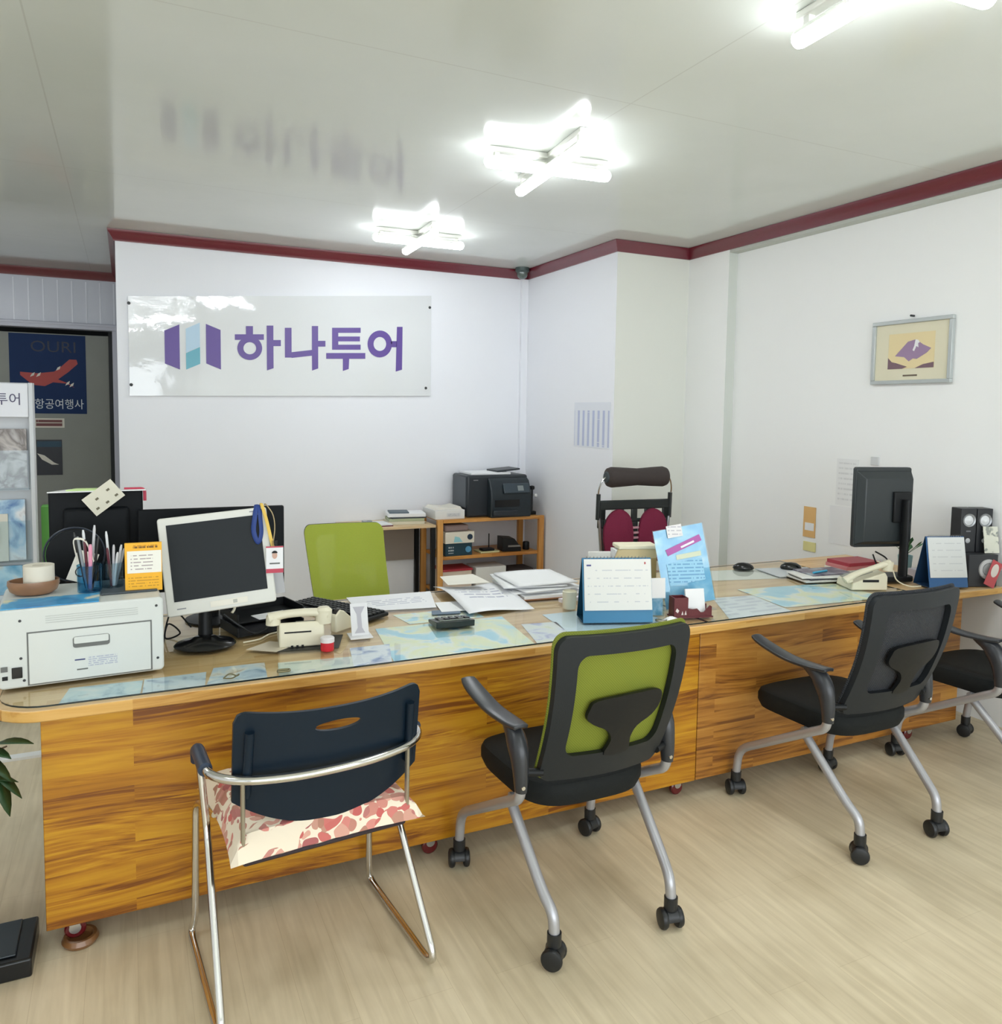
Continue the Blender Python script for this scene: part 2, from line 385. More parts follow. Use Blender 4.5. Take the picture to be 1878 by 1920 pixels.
struct('wall_right', bx(4.03, 4.3, -3.2, 4.53, 0, H), W_CREAM)
struct('wall_left', bx(-3.2, -3.08, -3.2, 10.2, 0, H), W_WHITE)
b = B(); b.box(-3.2, 5.0, -3.2, -3.08, 0, 0.35); b.box(-3.2, 5.0, -3.2, -3.08, 2.55, H); b.box(-3.2, -2.6, -3.2, -3.08, 0.35, 2.55); b.box(3.7, 5.0, -3.2, -3.08, 0.35, 2.55)
struct('wall_front', b, W_WHITE)
w1 = bpy.data.objects.new('added_window_1', None); C.objects.link(w1); w1['kind'] = 'structure'; w1.location = (0.55, -3.14, 0)  # added shop window in the unseen wall, lets the extra light in
b = B(); b.box(-3.15, 3.15, -0.03, 0.03, 0.35, 0.40); b.box(-3.15, 3.15, -0.03, 0.03, 2.50, 2.55)
for x in (-3.12, -1.05, 1.05, 3.12): b.box(x-0.03, x+0.03, -0.03, 0.03, 0.40, 2.50)
obj('added_window_frame', b, mat('added_window_aluminium', (190, 192, 196), 0.4), w1)
# far wall with ribbed panelling over the door opening
FAR = 8.55
b = B()
b.box(-3.08, -2.02, FAR, FAR+0.10, 0, H)
b.box(-2.02, -0.055, FAR, FAR+0.10, 2.36, H)
struct('wall_far', b, mat('grey_white_panelling', (196, 200, 210), 0.25, spec=0.6))
b = B()
x = -3.05
while x < -0.1:
    b.box(x, x+0.012, FAR-0.006, FAR, 2.36, 2.75); x += 0.118
struct('trim_1', b, mat('panel_rib_white', (225, 228, 236), 0.2))
struct('wall_store', bx(-3.2, 1.0, 10.0, 10.12, 0, H), mat('unlit_interior_dark', (30, 32, 34), 0.8))  # near-black colour paints the darkness inside the doorway
# wine-red crown moulding: profile swept along runs
def crown(name, p0, p1, nrm, m0=0, m1=0):
    """p0,p1 on the wall plane (x,y); nrm points into the room; m0/m1 = mitre shifts at the ends"""
    prof = [(0, 0), (0, -0.078), (0.012, -0.078), (0.016, -0.062), (0.036, -0.030), (0.046, -0.018), (0.05, 0)]
    p0, p1 = Vector(p0), Vector(p1); d = (p1-p0).normalized(); nr = Vector(nrm)
    b = B(); A = []; D = []
    for o_, z in prof:
        q0 = p0+nr*o_+d*(m0*o_); q1 = p1+nr*o_+d*(m1*o_)
        A.append(b.bm.verts.new((q0.x, q0.y, H-0.002+z))); D.append(b.bm.verts.new((q1.x, q1.y, H-0.002+z)))
    n = len(prof)
    for i in range(n): b.face([A[i], A[(i+1) % n], D[(i+1) % n], D[i]])
    b.face(A); b.face(D[::-1])
    return struct(name, b, CROWN)
crown('trim_2', (-0.055, 6.44), (3.29, 6.44), (0, -1), -1, -1)
crown('trim_3', (3.29, 6.44), (3.29, 4.98), (-1, 0), 1, 1)
crown('trim_4', (3.29, 4.98), (3.95, 4.98), (0, -1), -1, -1)
crown('trim_5', (3.95, 4.98), (3.95, -3.08), (-1, 0), 1, 0)
crown('trim_6', (-0.055, 8.55), (-0.055, 6.44), (-1, 0), 1, 1)
crown('trim_7', (-3.08, 8.55), (-0.055, 8.55), (0, -1), 0, -1)
struct('trim_8', bx(3.952, 4.029, -3.08, 4.529, H-0.10, H-0.001), mat('pale_grey_batten', (196, 200, 192), 0.5))
struct('trim_9', bx(3.225, 3.289, 6.405, 6.439, 0, H-0.08), W_WHITE)
struct('trim_10', bx(-3.0, 0.0, 3.98, 4.03, 0, 0.012), mat('white_cable_cover', (235, 235, 232), 0.4))
# far doorway
FR = mat('pale_aluminium_door_frame', (200, 202, 214), 0.3)
d1 = bpy.data.objects.new('door_1', None); C.objects.link(d1); d1['kind'] = 'structure'; d1.location = (-1.0, FAR, 0)
b = B(); b.box(-1.02, 0.944, -0.03, 0.10, 2.30, 2.36); b.box(0.885, 0.944, -0.03, 0.10, 0, 2.30); b.box(-1.02, -0.96, -0.03, 0.10, 0, 2.30)
obj('door_frame', b, FR, d1, bevel=0.004)
b = B(); b.box(-1.02, 0.93, -0.05, -0.03, 2.335, 2.35); b.box(0.915, 0.93, -0.05, -0.03, 0, 2.335)
obj('door_stop', b, FR, d1)
obj('door_leaf', bx(-0.10, 0.85, 0.13, 0.17, 0.02, 2.26), mat('grey_green_steel_door', (146, 149, 142), 0.55, vary=0.05), d1, bevel=0.003)
obj('door_gap_shade', bx(0.85, 0.885, 0.10, 0.2, 0, 2.30), mat('gap_shade_dark', (38, 42, 44), 0.6), d1)  # dark strip standing in for the shaded gap beside the leaf

# ------------------------------------------------------------------ ceiling lamps
GLOW = mat('lamp_tube_glow', (255, 255, 250), 0.4, emis=(0.92, 0.955, 1.0), estr=LAMP)
LBASE = mat('lamp_base_white', (225, 226, 218), 0.4)
def lamp(x, y, label, rot=0.0, hx=0.335, hy=0.42):
    t = thing('ceiling_lamp', label, 'lamp', (x, y, H), math.radians(rot), 'cross-shaped tube lamps on the ceiling')
    b = B(); b.box(-hx+0.02, hx-0.02, -0.02, 0.02, -0.026, -0.001); b.box(-0.02, 0.02, -hy+0.02, hy-0.02, -0.025, -0.001)
    obj('mount_plate', b, LBASE, t, bevel=0.004)
    for s_ in (-1, 1):
        obj('tube_holder', bx(s_*(hx-0.06)-0.012, s_*(hx-0.06)+0.012, -0.012, 0.012, -0.046, -0.024), LBASE, t)
        obj('tube_holder', bx(-0.012, 0.012, s_*(hy-0.06)-0.012, s_*(hy-0.06)+0.012, -0.050, -0.024), LBASE, t)
    def cap(L_, ax, z):
        pr = [(0.0, -L_), (0.015, -L_+0.002), (0.026, -L_+0.012), (0.030, -L_+0.028), (0.030, L_-0.028), (0.026, L_-0.012), (0.015, L_-0.002), (0, L_)]
        return B().lathe(pr, (0, 0, z), ax, 16)
    def trough(L_, ax, z):   # opaque white channel over the upper part of each tube
        b = B(); arc = [(0.0315*math.cos(math.radians(a)), 0.0315*math.sin(math.radians(a))) for a in range(10, 171, 10)]; inn = [(0.0303*math.cos(math.radians(a)), 0.0303*math.sin(math.radians(a))) for a in range(170, 9, -10)]
        return b.prism(arc+inn, 2*L_, (lambda a, c, d: (d-L_, a, z+c)) if ax == 'x' else (lambda a, c, d: (a, d-L_, z+c)))
    obj('light_tube', cap(hx, 'x', -0.072), GLOW, t)
    obj('light_tube', cap(hy, 'y', -0.078), GLOW, t)
    obj('tube_channel', trough(hx-0.026, 'x', -0.072), LBASE, t)
    obj('tube_channel', trough(hy-0.026, 'y', -0.078), LBASE, t)
    return t
lamp(1.905, 3.51, 'large glowing cross-shaped lamp in the middle of the ceiling, above the counter', -6)
lamp(1.90, 5.41, 'small distant glowing cross-shaped lamp near the red moulding of the back wall', -2, hy=0.36)
lamp(1.93, 1.55, 'glowing cross-shaped lamp cut off by the top right edge', -3)
lamp(1.9, -0.5, 'added cross-shaped tube lamp on the ceiling, out of view behind the viewer', 0)  # added unseen lamp, brightens the customer side
lamp(-1.6, 1.6, 'added cross-shaped tube lamp on the ceiling, out of view left of the counter', 0)  # added unseen lamp for more light on the left
lamp(-1.6, 5.2, 'added cross-shaped tube lamp on the ceiling, out of view near the far door', 0)  # added unseen lamp, lights the far door side
# dome camera in the corner
t = thing('security_camera', 'small grey dome camera in the ceiling corner above the back wall', 'camera', (3.175, 6.31, H))
obj('mount_ring', B().lathe([(0.0, -0.001), (0.062, -0.001), (0.062, -0.03), (0.05, -0.045), (0, -0.045)], seg=28), mat('dark_grey_housing', (70, 84, 82), 0.4), t)
obj('dome', B().lathe([(0.05, -0.045), (0.049, -0.06), (0.04, -0.082), (0.022, -0.096), (0, -0.10)], seg=28), mat('smoky_dome', (92, 104, 100), 0.08, coat=0.5), t)

# ------------------------------------------------------------------ wall sign
LX, RX = 0.022, 2.368
def S(u, v, d=0.0):
    """sign-artwork coordinates (60..1780, 103..677) -> world on the back wall"""
    a = (u-60)/1720; c = (v-103)/574
    ztop = 2.379+(2.560-2.379)*a; zbot = 1.657+(1.709-1.657)*a
    return (LX+(RX-LX)*a, 6.43-d-0.006, ztop+(zbot-ztop)*c)
sg = thing('wall_sign', 'large glossy white banner sign with purple Korean lettering and tower logo on the back wall', 'sign', (0, 0, 0))
def mat_sign():
    m, nt, p = new_mat('glossy_sign_film'); tc = N(nt, 'ShaderNodeTexCoord')
    p.inputs['Base Color'].default_value = s2l((230, 233, 234)); p.inputs['Roughness'].default_value = 0.05; p.inputs['Coat Weight'].default_value = 1.0; p.inputs['Coat Roughness'].default_value = 0.03
    n = N(nt, 'ShaderNodeTexNoise', Scale=2.0, Detail=2.0); L(nt, tc.outputs['Object'], n.inputs['Vector'])
    n2 = N(nt, 'ShaderNodeTexNoise', Scale=22.0, Detail=4.0); L(nt, tc.outputs['Object'], n2.inputs['Vector'])
    b0 = N(nt, 'ShaderNodeBump', Strength=1.0, Distance=0.145); spx = N(nt, 'ShaderNodeSeparateXYZ'); L(nt, tc.outputs['Object'], spx.inputs[0]); iv = N(nt, 'ShaderNodeMath', operation='MULTIPLY'); L(nt, spx.outputs[0], iv.inputs[0]); iv.inputs[1].default_value = -1.0; L(nt, iv.outputs[0], b0.inputs['Height'])
    b1 = N(nt, 'ShaderNodeBump', Strength=0.3, Distance=0.02); L(nt, n.outputs['Fac'], b1.inputs['Height']); L(nt, b0.outputs[0], b1.inputs['Normal'])
    b2 = N(nt, 'ShaderNodeBump', Strength=0.10, Distance=0.003); L(nt, n2.outputs['Fac'], b2.inputs['Height']); L(nt, b1.outputs[0], b2.inputs['Normal'])
    L(nt, b2.outputs[0], p.inputs['Normal']); L(nt, b2.outputs[0], p.inputs['Coat Normal'])
    return m
b = B()
vf = [b.bm.verts.new(S(u, v, 0)) for u, v in ((60, 103), (1780, 103), (1780, 677), (60, 677))]
vb = [b.bm.verts.new((p.co.x, 6.4385, p.co.z)) for p in vf]
b.face(vf); b.face(vb[::-1])
for i in range(4): b.face([vf[i], vf[(i+1) % 4], vb[(i+1) % 4], vb[i]])
obj('sign_board', b, mat_sign(), sg, smooth=False)
PUR = mat('sign_purple', (96, 72, 150), 0.35); TEAL = mat('sign_teal', (104, 178, 196), 0.35); PALE = mat('sign_pale_blue', (186, 214, 234), 0.35)
def glyph(name, polys, m):
    b = B()
    for k_, pl in enumerate(polys):
        e_ = 0.00025*min(k_, 5)
        lo = [b.bm.verts.new(S(u, v, 0.0002)) for u, v in pl]; hi = [b.bm.verts.new(S(u, v, 0.0022+e_)) for u, v in pl]
        b.face(hi); n = len(pl)
        for i in range(n): b.face([lo[i], lo[(i+1) % n], hi[(i+1) % n], hi[i]])
    obj(name, b, m, sg, smooth=False)
def R(x0, x1, y0, y1): return [(x0, y0), (x1, y0), (x1, y1), (x0, y1)]
def ringp(cx, cy, ro, ri, n=36):
    out = []
    for k in range(n):
        a, c = 2*PI*k/n, 2*PI*(k+1)/n
        out.append([(cx+ro*math.cos(a), cy+ro*math.sin(a)), (cx+ro*math.cos(c), cy+ro*math.sin(c)), (cx+ri*math.cos(c), cy+ri*math.sin(c)), (cx+ri*math.cos(a), cy+ri*math.sin(a))])
    return out
glyph('letter_ha', [R(664, 702, 275, 324), R(603, 762, 322, 354), [(778, 272), (815, 272), (815, 517), (778, 530)], R(815, 857, 355, 390)]+ringp(684, 402, 68, 35), PUR)
glyph('letter_na', [R(880, 918, 285, 456), [(918, 425), (1036, 412), (1036, 445), (918, 458)], [(1036, 275), (1072, 275), (1072, 519), (1036, 531)], R(1072, 1115, 360, 393)], PUR)
glyph('letter_tu', [R(1155, 1192, 285, 411), R(1192, 1328, 285, 314), R(1192, 1324, 335, 363), R(1192, 1328, 382, 411), R(1120, 1357, 430, 463), [(1220, 463), (1258, 463), (1255, 522), (1220, 533)]], PUR)
glyph('letter_eo', ringp(1448, 378, 77, 40)+[R(1518, 1556, 362, 397), [(1556, 280), (1592, 280), (1590, 526), (1550, 537)]], PUR)
glyph('logo_bar', [[(237, 300), (313, 265), (313, 525), (237, 490)]], PUR)
glyph('logo_bar', [[(450, 262), (527, 297), (527, 525), (450, 490)]], PUR)
glyph('logo_bar', [[(345, 430), (418, 394), (418, 492), (345, 525)]], TEAL)
glyph('logo_bar', [[(345, 290), (418, 255), (418, 392), (345, 428)]], PALE)
for u, v in ((68, 613), (1770, 170), (1748, 632), (64, 142)):
    x, y, z = S(u, v, 0.0); obj('screw', B().lathe([(0, 0), (0.012, 0), (0.010, -0.006), (0, -0.008)], (x, y, z), 'y', 12), DGREY, sg)

# ------------------------------------------------------------------ notice, framed picture, notes
tag(obj('notice', bx(3.2865, 3.2895, 5.02, 5.55, 1.31, 1.665), printed('notice_print', (228, 232, 240), (184, 192, 220), rows=7.2, thick=0.42, words=26, ax='zy', x0=0.03, x1=0.82, y0=0.02, y1=0.98, thr=0.33)),
    'white printed timetable sheet with blue columns taped beside the pillar edge', 'notice')
fr = thing('framed_picture', 'small framed mountain print in a silver frame on the right wall', 'picture', (4.03, 3.075, 1.955), -PI/2)
# local: x runs along the wall, y into the wall, z up
HW, HH = 0.253, 0.182
b = B()
for (x0, x1, z0, z1) in ((-HW, HW, HH-0.022, HH), (-HW, HW, -HH, -HH+0.022), (-HW, -HW+0.022, -HH+0.022, HH-0.022), (HW-0.022, HW, -HH+0.022, HH-0.022)): b.box(x0, x1, -0.026, -0.002, z0, z1)
obj('frame', b, mat('silver_grey_frame', (190, 196, 196), 0.35, metal=0.3), fr, bevel=0.003)
obj('mat_board', bx(-HW+0.022, HW-0.022, -0.012, -0.002, -HH+0.022, HH-0.022), mat('cream_mount', (228, 222, 196), 0.6), fr)
obj('sky', bx(-0.145, 0.145, -0.014, -0.0122, -0.095, 0.105), mat('yellow_print', (234, 216, 168), 0.6), fr)
b = B().prism([(-0.10, -0.022), (-0.02, 0.056), (0.03, 0.066), (0.075, 0.035), (0.125, 0.012), (0.10, -0.012), (0.04, -0.044), (0.015, -0.04), (-0.01, -0.055), (-0.04, -0.03)], 0.0012, lambda a, c, d: (a, -0.0155+d*0.9, c))
obj('mountain', b, mat('violet_print', (160, 134, 166), 0.6), fr)
b = B().prism([(0.028, 0.066), (0.045, 0.062), (0.055, 0.048), (0.045, 0.044), (0.048, 0.02), (0.035, 0.028), (0.022, 0.0), (0.012, 0.006), (0.022, 0.03)], 0.0012, lambda a, c, d: (a, -0.0168+d*0.9, c))
obj('snow_cap', b, PAPER, fr)
b = B(); b.prism([(-0.145, -0.095), (-0.05, -0.095), (-0.02, -0.085), (-0.09, -0.062), (-0.12, -0.055), (-0.145, -0.03)], 0.0012, lambda a, c, d: (a, -0.0155+d*0.9, c))
b.prism([(0.03, -0.095), (0.145, -0.095), (0.145, -0.065), (0.08, -0.075)], 0.0012, lambda a, c, d: (a, -0.0155+d*0.9, c))
obj('foreground', b, mat('brown_violet_print', (124, 98, 108), 0.6), fr)
obj('caption_plate', bx(-0.045, 0.045, -0.0135, -0.012, -0.139, -0.130), mat('brown_ink', (110, 96, 80), 0.6), fr)
obj('nail', B().cyl((-0.0, -0.03, 0.20), (0, -0.002, 0.20), 0.006, seg=8), DGREY, fr)
OR = mat('orange_card', (228, 184, 120), 0.6)
nt_ = thing('note_strip', 'orange note strip with a white window, taped low on the right wall', 'note', (4.029, 3.76, 0.89), -PI/2)
obj('strip', bx(-0.05, 0.05, -0.004, -0.001, -0.10, 0.10), OR, nt_)
obj('white_window', bx(-0.035, 0.04, -0.0055, -0.004, -0.055, -0.005), PAPER, nt_)
tag(obj('sticky_note', bx(4.022, 4.028, 3.70, 3.80, 0.70, 0.76), mat('yellow_sticky', (236, 228, 160), 0.6)), 'pale yellow sticky note below the orange strip on the right wall', 'note')
tag(obj('wall_paper_sheet', bx(4.0262, 4.0292, 3.40, 3.56, 1.03, 1.32), printed('faint_sheet', (238, 239, 239), (220, 221, 222), rows=9, ax='yz')), 'white sheet of small print on the wall behind the dark monitor', 'paper')
tag(obj('wall_paper_sheet', bx(4.0262, 4.0292, 3.38, 3.60, 0.78, 1.02), PAPER), 'blank white sheet on the wall, lower one behind the dark monitor', 'paper')
tag(obj('light_switch', bx(4.02, 4.0295, 3.255, 3.31, 1.295, 1.345), mat('switch_white', (214, 216, 216), 0.4), bevel=0.003), 'tiny pale square plate on the wall above the dark monitor', 'switch')

# ------------------------------------------------------------------ far door posters
def glyph_text(body, size, m, x, y, z, parent, sx=1.0): return text('lettering', body, size, m, (x, y, z), UPR, parent, 0.0004, sx=sx)
po = thing('poster', 'blue airline poster with red aeroplane on the grey far door', 'poster', (0, 0, 0))
PY = 8.679
obj('sheet', bx(-0.985, -0.35, PY-0.003, PY, 1.50, 2.25), mat('deep_blue_print', (12, 46, 92), 0.5, spec=0.2), po)
glyph_text('OURI', 0.15, mat('navy_ink', (8, 26, 56), 0.5), -0.62, PY-0.004, 2.13, po, 1.1)
glyph_text('우리항공여행사', 0.105, mat('white_ink', (214, 222, 226), 0.5), -0.665, PY-0.004, 1.585, po, 0.86)
RED = mat('red_print', (176, 62, 56), 0.5)
def pl3(poly, m, nm, par, y=PY-0.0045, d=0.001):
    return obj(nm, B().prism(poly, d, lambda a, c, e: (a, y+e, c)), m, par, smooth=False)
pl3([(-0.90, 1.86), (-0.80, 1.77), (-0.70, 1.76), (-0.61, 1.81), (-0.50, 1.90), (-0.42, 1.98), (-0.43, 2.02), (-0.49, 2.02), (-0.56, 1.95), (-0.62, 1.90), (-0.76, 1.88), (-0.90, 1.89)], RED, 'aeroplane', po)
pl3([(-0.62, 1.84), (-0.50, 1.79), (-0.45, 1.75), (-0.52, 1.79), (-0.66, 1.80)], RED, 'wing', po, PY-0.0052)
for (a, c) in ((-0.80, 1.865), (-0.75, 1.865), (-0.585, 1.93), (-0.51, 1.79), (-0.475, 1.775)): obj('highlight', B().prism([(a-0.02, c-0.02), (a+0.012, c-0.005), (a+0.02, c+0.025), (a-0.005, c+0.01)], 0.001, lambda a_, c_, e: (a_, PY-0.006+e, c_)), PAPER2, po, smooth=False)
np_ = thing('door_plate', 'small white name plate below the blue poster on the far door', 'sign', (0, 0, 0))
obj('plate', bx(-0.80, -0.545, PY-0.004, PY, 1.365, 1.455), PAPER2, np_)
obj('inner_line', bx(-0.785, -0.56, PY-0.005, PY-0.004, 1.38, 1.44), printed('plate_print', (196, 188, 176), (120, 70, 70), rows=1.6, thick=0.7, words=18, ax='xz', x0=0.02, x1=0.98, y0=0, y1=1, thr=0.3), np_)
sp_ = thing('poster', 'small dark poster with a white ship low on the far door', 'poster', (0, 0, 0))
obj('sheet', bx(-0.785, -0.57, PY-0.003, PY, 0.91, 1.25), mat('near_black_blue', (14, 20, 34), 0.4), sp_)
pl3([(-0.78, 1.18), (-0.575, 1.18), (-0.575, 1.235), (-0.78, 1.235)], mat('dusk_blue', (30, 70, 92), 0.5), 'sky_band', sp_)
pl3([(-0.78, 1.12), (-0.72, 1.10), (-0.64, 1.03), (-0.60, 1.01), (-0.66, 1.01), (-0.74, 1.06)], PAPER2, 'ship', sp_)

# ------------------------------------------------------------------ brochure rack
rk = thing('brochure_rack', 'tall white brochure stand with printed header, cut off by the left edge', 'display rack', (-0.700, 4.70, -0.0))
RW = 0.27
RKW = mat('rack_white', (206, 209, 212), 0.35)
obj('back_panel', bx(-RW, RW, 0.0, 0.03, 0.05, 1.69), RKW, rk)
for s_ in (-1, 1): obj('side_rail', bx(s_*(RW-0.01)-0.01, s_*(RW-0.01)+0.01, -0.06, 0, 0.05, 1.69), RKW, rk, bevel=0.003)
obj('header', bx(-RW+0.02, RW-0.02, -0.07, 0.0, 1.515, 1.685), mat('header_white', (224, 226, 232), 0.3), rk, bevel=0.004)
text('lettering', '하나투어', 0.066, mat('dark_purple_ink', (52, 46, 86), 0.4), (0.108, -0.071, 1.602), UPR, rk, 0.0012, sx=0.95)
obj('base', bx(-RW-0.03, RW+0.03, -0.18, 0.10, 0, 0.05), DGREY, rk)
CLR = clear_plastic('clear_pocket_plastic')
for i, (z, hh, bc) in enumerate(((1.15, 0.32, 0), (0.78, 0.34, 1), (0.42, 0.34, 2), (0.06, 0.3, 3))):
    ob = B(); ob.box(-RW+0.025, RW-0.025, -0.075, -0.072, z, z+hh*0.62); ob.box(-RW+0.025, RW-0.025, -0.075, -0.004, z-0.004, z)
    obj('pocket', ob, CLR, rk, smooth=False)
MG = [mapmat('brochure_cover_grey', [(0.3, (60, 62, 90)), (0.45, (196, 188, 184)), (0.55, (120, 112, 108)), (0.7, (226, 222, 222))], 9, 3),
      mapmat('brochure_cover_blue', [(0.3, (60, 110, 176)), (0.45, (168, 202, 226)), (0.6, (232, 236, 240)), (0.75, (120, 70, 70))], 8, 11),
      mapmat('brochure_cover_sky', [(0.3, (92, 160, 200)), (0.5, (170, 212, 230)), (0.62, (206, 206, 200)), (0.7, (150, 120, 110))], 6, 23),
      mapmat('brochure_cover_red', [(0.35, (186, 50, 66)), (0.6, (220, 90, 96)), (0.7, (236, 230, 230))], 7, 5)]
BR = 'brochures in the pockets of the white stand'
def brochure(x, z, w_, h_, m, lab, dy=0.0, tilt=0.03):
    T = Matrix.Translation((-0.700+x, 4.70-0.036+dy, z)) @ Matrix.Rotation(-tilt, 4, 'X')
    return tag(obj('brochure', B().box(-w_/2, w_/2, -0.006, 0.006, 0, h_, T), m), lab, 'brochure', BR)
brochure(0.125, 1.156, 0.22, 0.30, MG[0], 'grey photo brochure in the top pocket of the white stand')
brochure(-0.11, 1.156, 0.22, 0.30, MG[1], 'brochure in the top pocket of the stand, at its outer side')
brochure(0.10, 0.786, 0.24, 0.31, MG[1], 'blue-topped brochure in the second pocket of the white stand')
brochure(0.07, 0.786, 0.15, 0.24, PAPER2, 'white leaflet with small photo in front of the blue-topped brochure', dy=-0.018)
brochure(0.065, 0.88, 0.075, 0.10, mapmat('tan_photo', [(0.35, (60, 52, 48)), (0.6, (180, 164, 130))], 14, 2), 'small photo card clipped on the white leaflet in the second pocket', dy=-0.034, tilt=0.02)
brochure(-0.15, 0.786, 0.18, 0.30, MG[2], 'pale brochure in the second pocket, at its outer side')
brochure(0.08, 0.426, 0.24, 0.33, MG[2], 'sky-blue travel brochure in the third pocket of the stand')
brochure(0.13, 0.50, 0.11, 0.11, MG[3], 'small red leaflet in front of the sky-blue brochure', dy=-0.02)
tag(obj('divider_panel', bx(-0.425, -0.385, 4.84, 4.95, 0.0, 1.035), mat('leaf_green_spine', (96, 170, 72), 0.5)), 'bright green upright panel edge just behind the white stand', 'panel')

# ------------------------------------------------------------------ reception desk
DT = 0.73; DTH = 0.033
WF = wood('amber_pine_front', 'xzy', (120, 66, 8), (172, 113, 18), (204, 152, 34), 0.058, 0.7, 0.38, grain=1.5, gdist=5)
WF2 = wood('brown_pine_front', 'xzy', (112, 66, 22), (164, 108, 40), (192, 138, 60), 0.058, 0.6, 0.42, grain=1.4, gdist=5)
WT = wood('pale_pine_top', 'xyz', (196, 150, 92), (222, 184, 132), (236, 206, 160), 0.05, 0.6, 0.35, grain=0.6)
WE = wood('pine_board_edge', 'xzy', (176, 120, 44), (214, 166, 90), (228, 188, 118), 0.2, 0.33, 0.35, grain=0.7)
dk = thing('reception_desk', 'long pine reception counter on castors running to the right wall', 'desk', (0, 0, 0))
FY, BY = 2.49, 3.45; XL, XJ, XR = -0.235, 2.09, 3.725
def counter_outline(x0, x1, y0, y1, r, n=8):
    pts = []
    for k in range(n+1):
        a = PI+PI/2*k/n; pts.append((x0+r+r*math.cos(a), y0+r+r*math.sin(a)))
    pts += [(x1, y0), (x1, y1)]
    for k in range(n+1):
        a = PI/2+PI/2*k/n; pts.append((x0+r+r*math.cos(a), y1-r+r*math.sin(a)))
    return pts
out = counter_outline(-0.37, 4.01, FY-0.022, BY, 0.15)
b = B().prism(out, DTH, lambda a, c, d: (a, c, DT-DTH+d))
o = obj('worktop', b, [WT, WE], dk, bevel=0.004)
for p in o.data.polygons:
    if abs(p.normal.z) < 0.5: p.material_index = 1
obj('front_panel', bx(XL, XJ-0.002, FY, FY+0.024, 0.075, DT-DTH), WF, dk, bevel=0.002)
obj('front_panel', bx(XJ+0.002, XR, FY+0.001, FY+0.025, 0.075, DT-DTH), WF2, dk, bevel=0.002)
WS = wood('pine_side', 'yzx', (120, 74, 18), (176, 122, 40), (206, 154, 60), 0.052, 0.5, 0.4)
for x in (XL, XJ-0.026, XJ+0.004, XR-0.022): obj('side_panel', bx(x, x+0.022, FY+0.026, FY+0.55, 0.075, DT-DTH), WS, dk)
obj('shelf_board', bx(XL+0.023, XR-0.023, FY+0.03, FY+0.5, 0.08, 0.10), WS, dk)
obj('rear_panel', bx(XL+0.3, XR-0.1, BY-0.1, BY-0.08, 0.0, DT-DTH), WS, dk)
RW_ = mat('wine_red_castor', (96, 22, 26), 0.25, coat=0.4); GM = mat('castor_metal', (190, 188, 182), 0.3, metal=0.8)
for i, (x, y) in enumerate(((-0.165, FY+0.035), (0.95, FY+0.05), (2.04, FY+0.05), (3.45, FY+0.05))):
    zz = 0.012 if i == 0 else 0.0
    w_ = obj('caster_fork', B().box(x-0.014, x+0.014, y-0.012, y+0.05, 0.055, 0.075), GM, dk)
    obj('caster_wheel', B().lathe([(0.001, -0.011), (0.024, -0.011), (0.029, -0.007), (0.029, 0.007), (0.024, 0.011), (0.001, 0.011)], (x, y+0.012, 0.029+zz), 'y', 24), RW_, w_)
    obj('caster_hub', B().lathe([(0.0, -0.015), (0.016, -0.015), (0.016, -0.010), (0.0, -0.010)], (x, y+0.012, 0.045), 'y', 18), GM, w_)
tag(obj('castor_cup', B().lathe([(0, 0), (0.044, 0.001), (0.050, 0.012), (0.044, 0.024), (0.036, 0.024), (0.030, 0.012), (0, 0.010)], (-0.152, FY+0.035, 0), 'z', 28), mat('brown_varnished_cup', (128, 88, 52), 0.3, coat=0.3)), 'brown castor cup on the floor under the left end of the counter', 'castor cup')
# papers under the glass
GT = DT+0.0015
def flat(name, pts, z, m, lab, cat, t=0.0009, group=None):
    """sheet lying flat; pts are its corners (x,y)"""
    b = B().prism(pts, t, lambda a, c, d: (a, c, z+d))
    o = obj(name, b, m, smooth=False); return tag(o, lab, cat, group)
def quad(cx, cy, w_, h_, a):
    ca, sa = math.cos(math.radians(a)), math.sin(math.radians(a))
    return [(cx+u*ca-v*sa, cy+u*sa+v*ca) for u, v in ((-w_/2, -h_/2), (w_/2, -h_/2), (w_/2, h_/2), (-w_/2, h_/2))]
SEA = [(0.30, (150, 208, 232)), (0.45, (178, 222, 240)), (0.49, (240, 242, 236)), (0.55, (240, 240, 196)), (0.60, (232, 238, 214)), (0.68, (196, 230, 240))]
UG = 'papers and maps under the counter glass'
flat('map_sheet', [(0.80, 2.505), (1.335, 2.495), (1.39, 2.90), (0.855, 2.915)], GT, mapmat('world_map_left', SEA, 5.5, 1.0, detail=5), 'world map under the glass, below the black calculator', 'map', group=UG)
flat('map_sheet', [(2.62, 2.56), (3.215, 2.52), (3.235, 2.86), (2.67, 2.92)], GT+0.0015, mapmat('world_map_right', SEA, 5.5, 9.0, detail=5), 'world map under the glass, in front of the right-hand telephone', 'map', group=UG)
flat('leaflet', [(-0.19, 2.505), (0.02, 2.50), (0.03, 2.625), (-0.17, 2.635)], GT, mapmat('leaflet_blue_a', [(0.35, (150, 180, 200)), (0.5, (200, 222, 230)), (0.7, (226, 232, 234))], 14, 4), 'pale blue leaflet under the glass at the rounded left end', 'leaflet', group=UG)
flat('leaflet', [(0.026, 2.50), (0.20, 2.50), (0.215, 2.63), (0.034, 2.628)], GT+0.001, mapmat('leaflet_blue_b', [(0.3, (110, 130, 170)), (0.42, (206, 222, 234)), (0.7, (224, 232, 238))], 12, 8), 'blue-white leaflet with dark mark, second from the left under the glass', 'leaflet', group=UG)
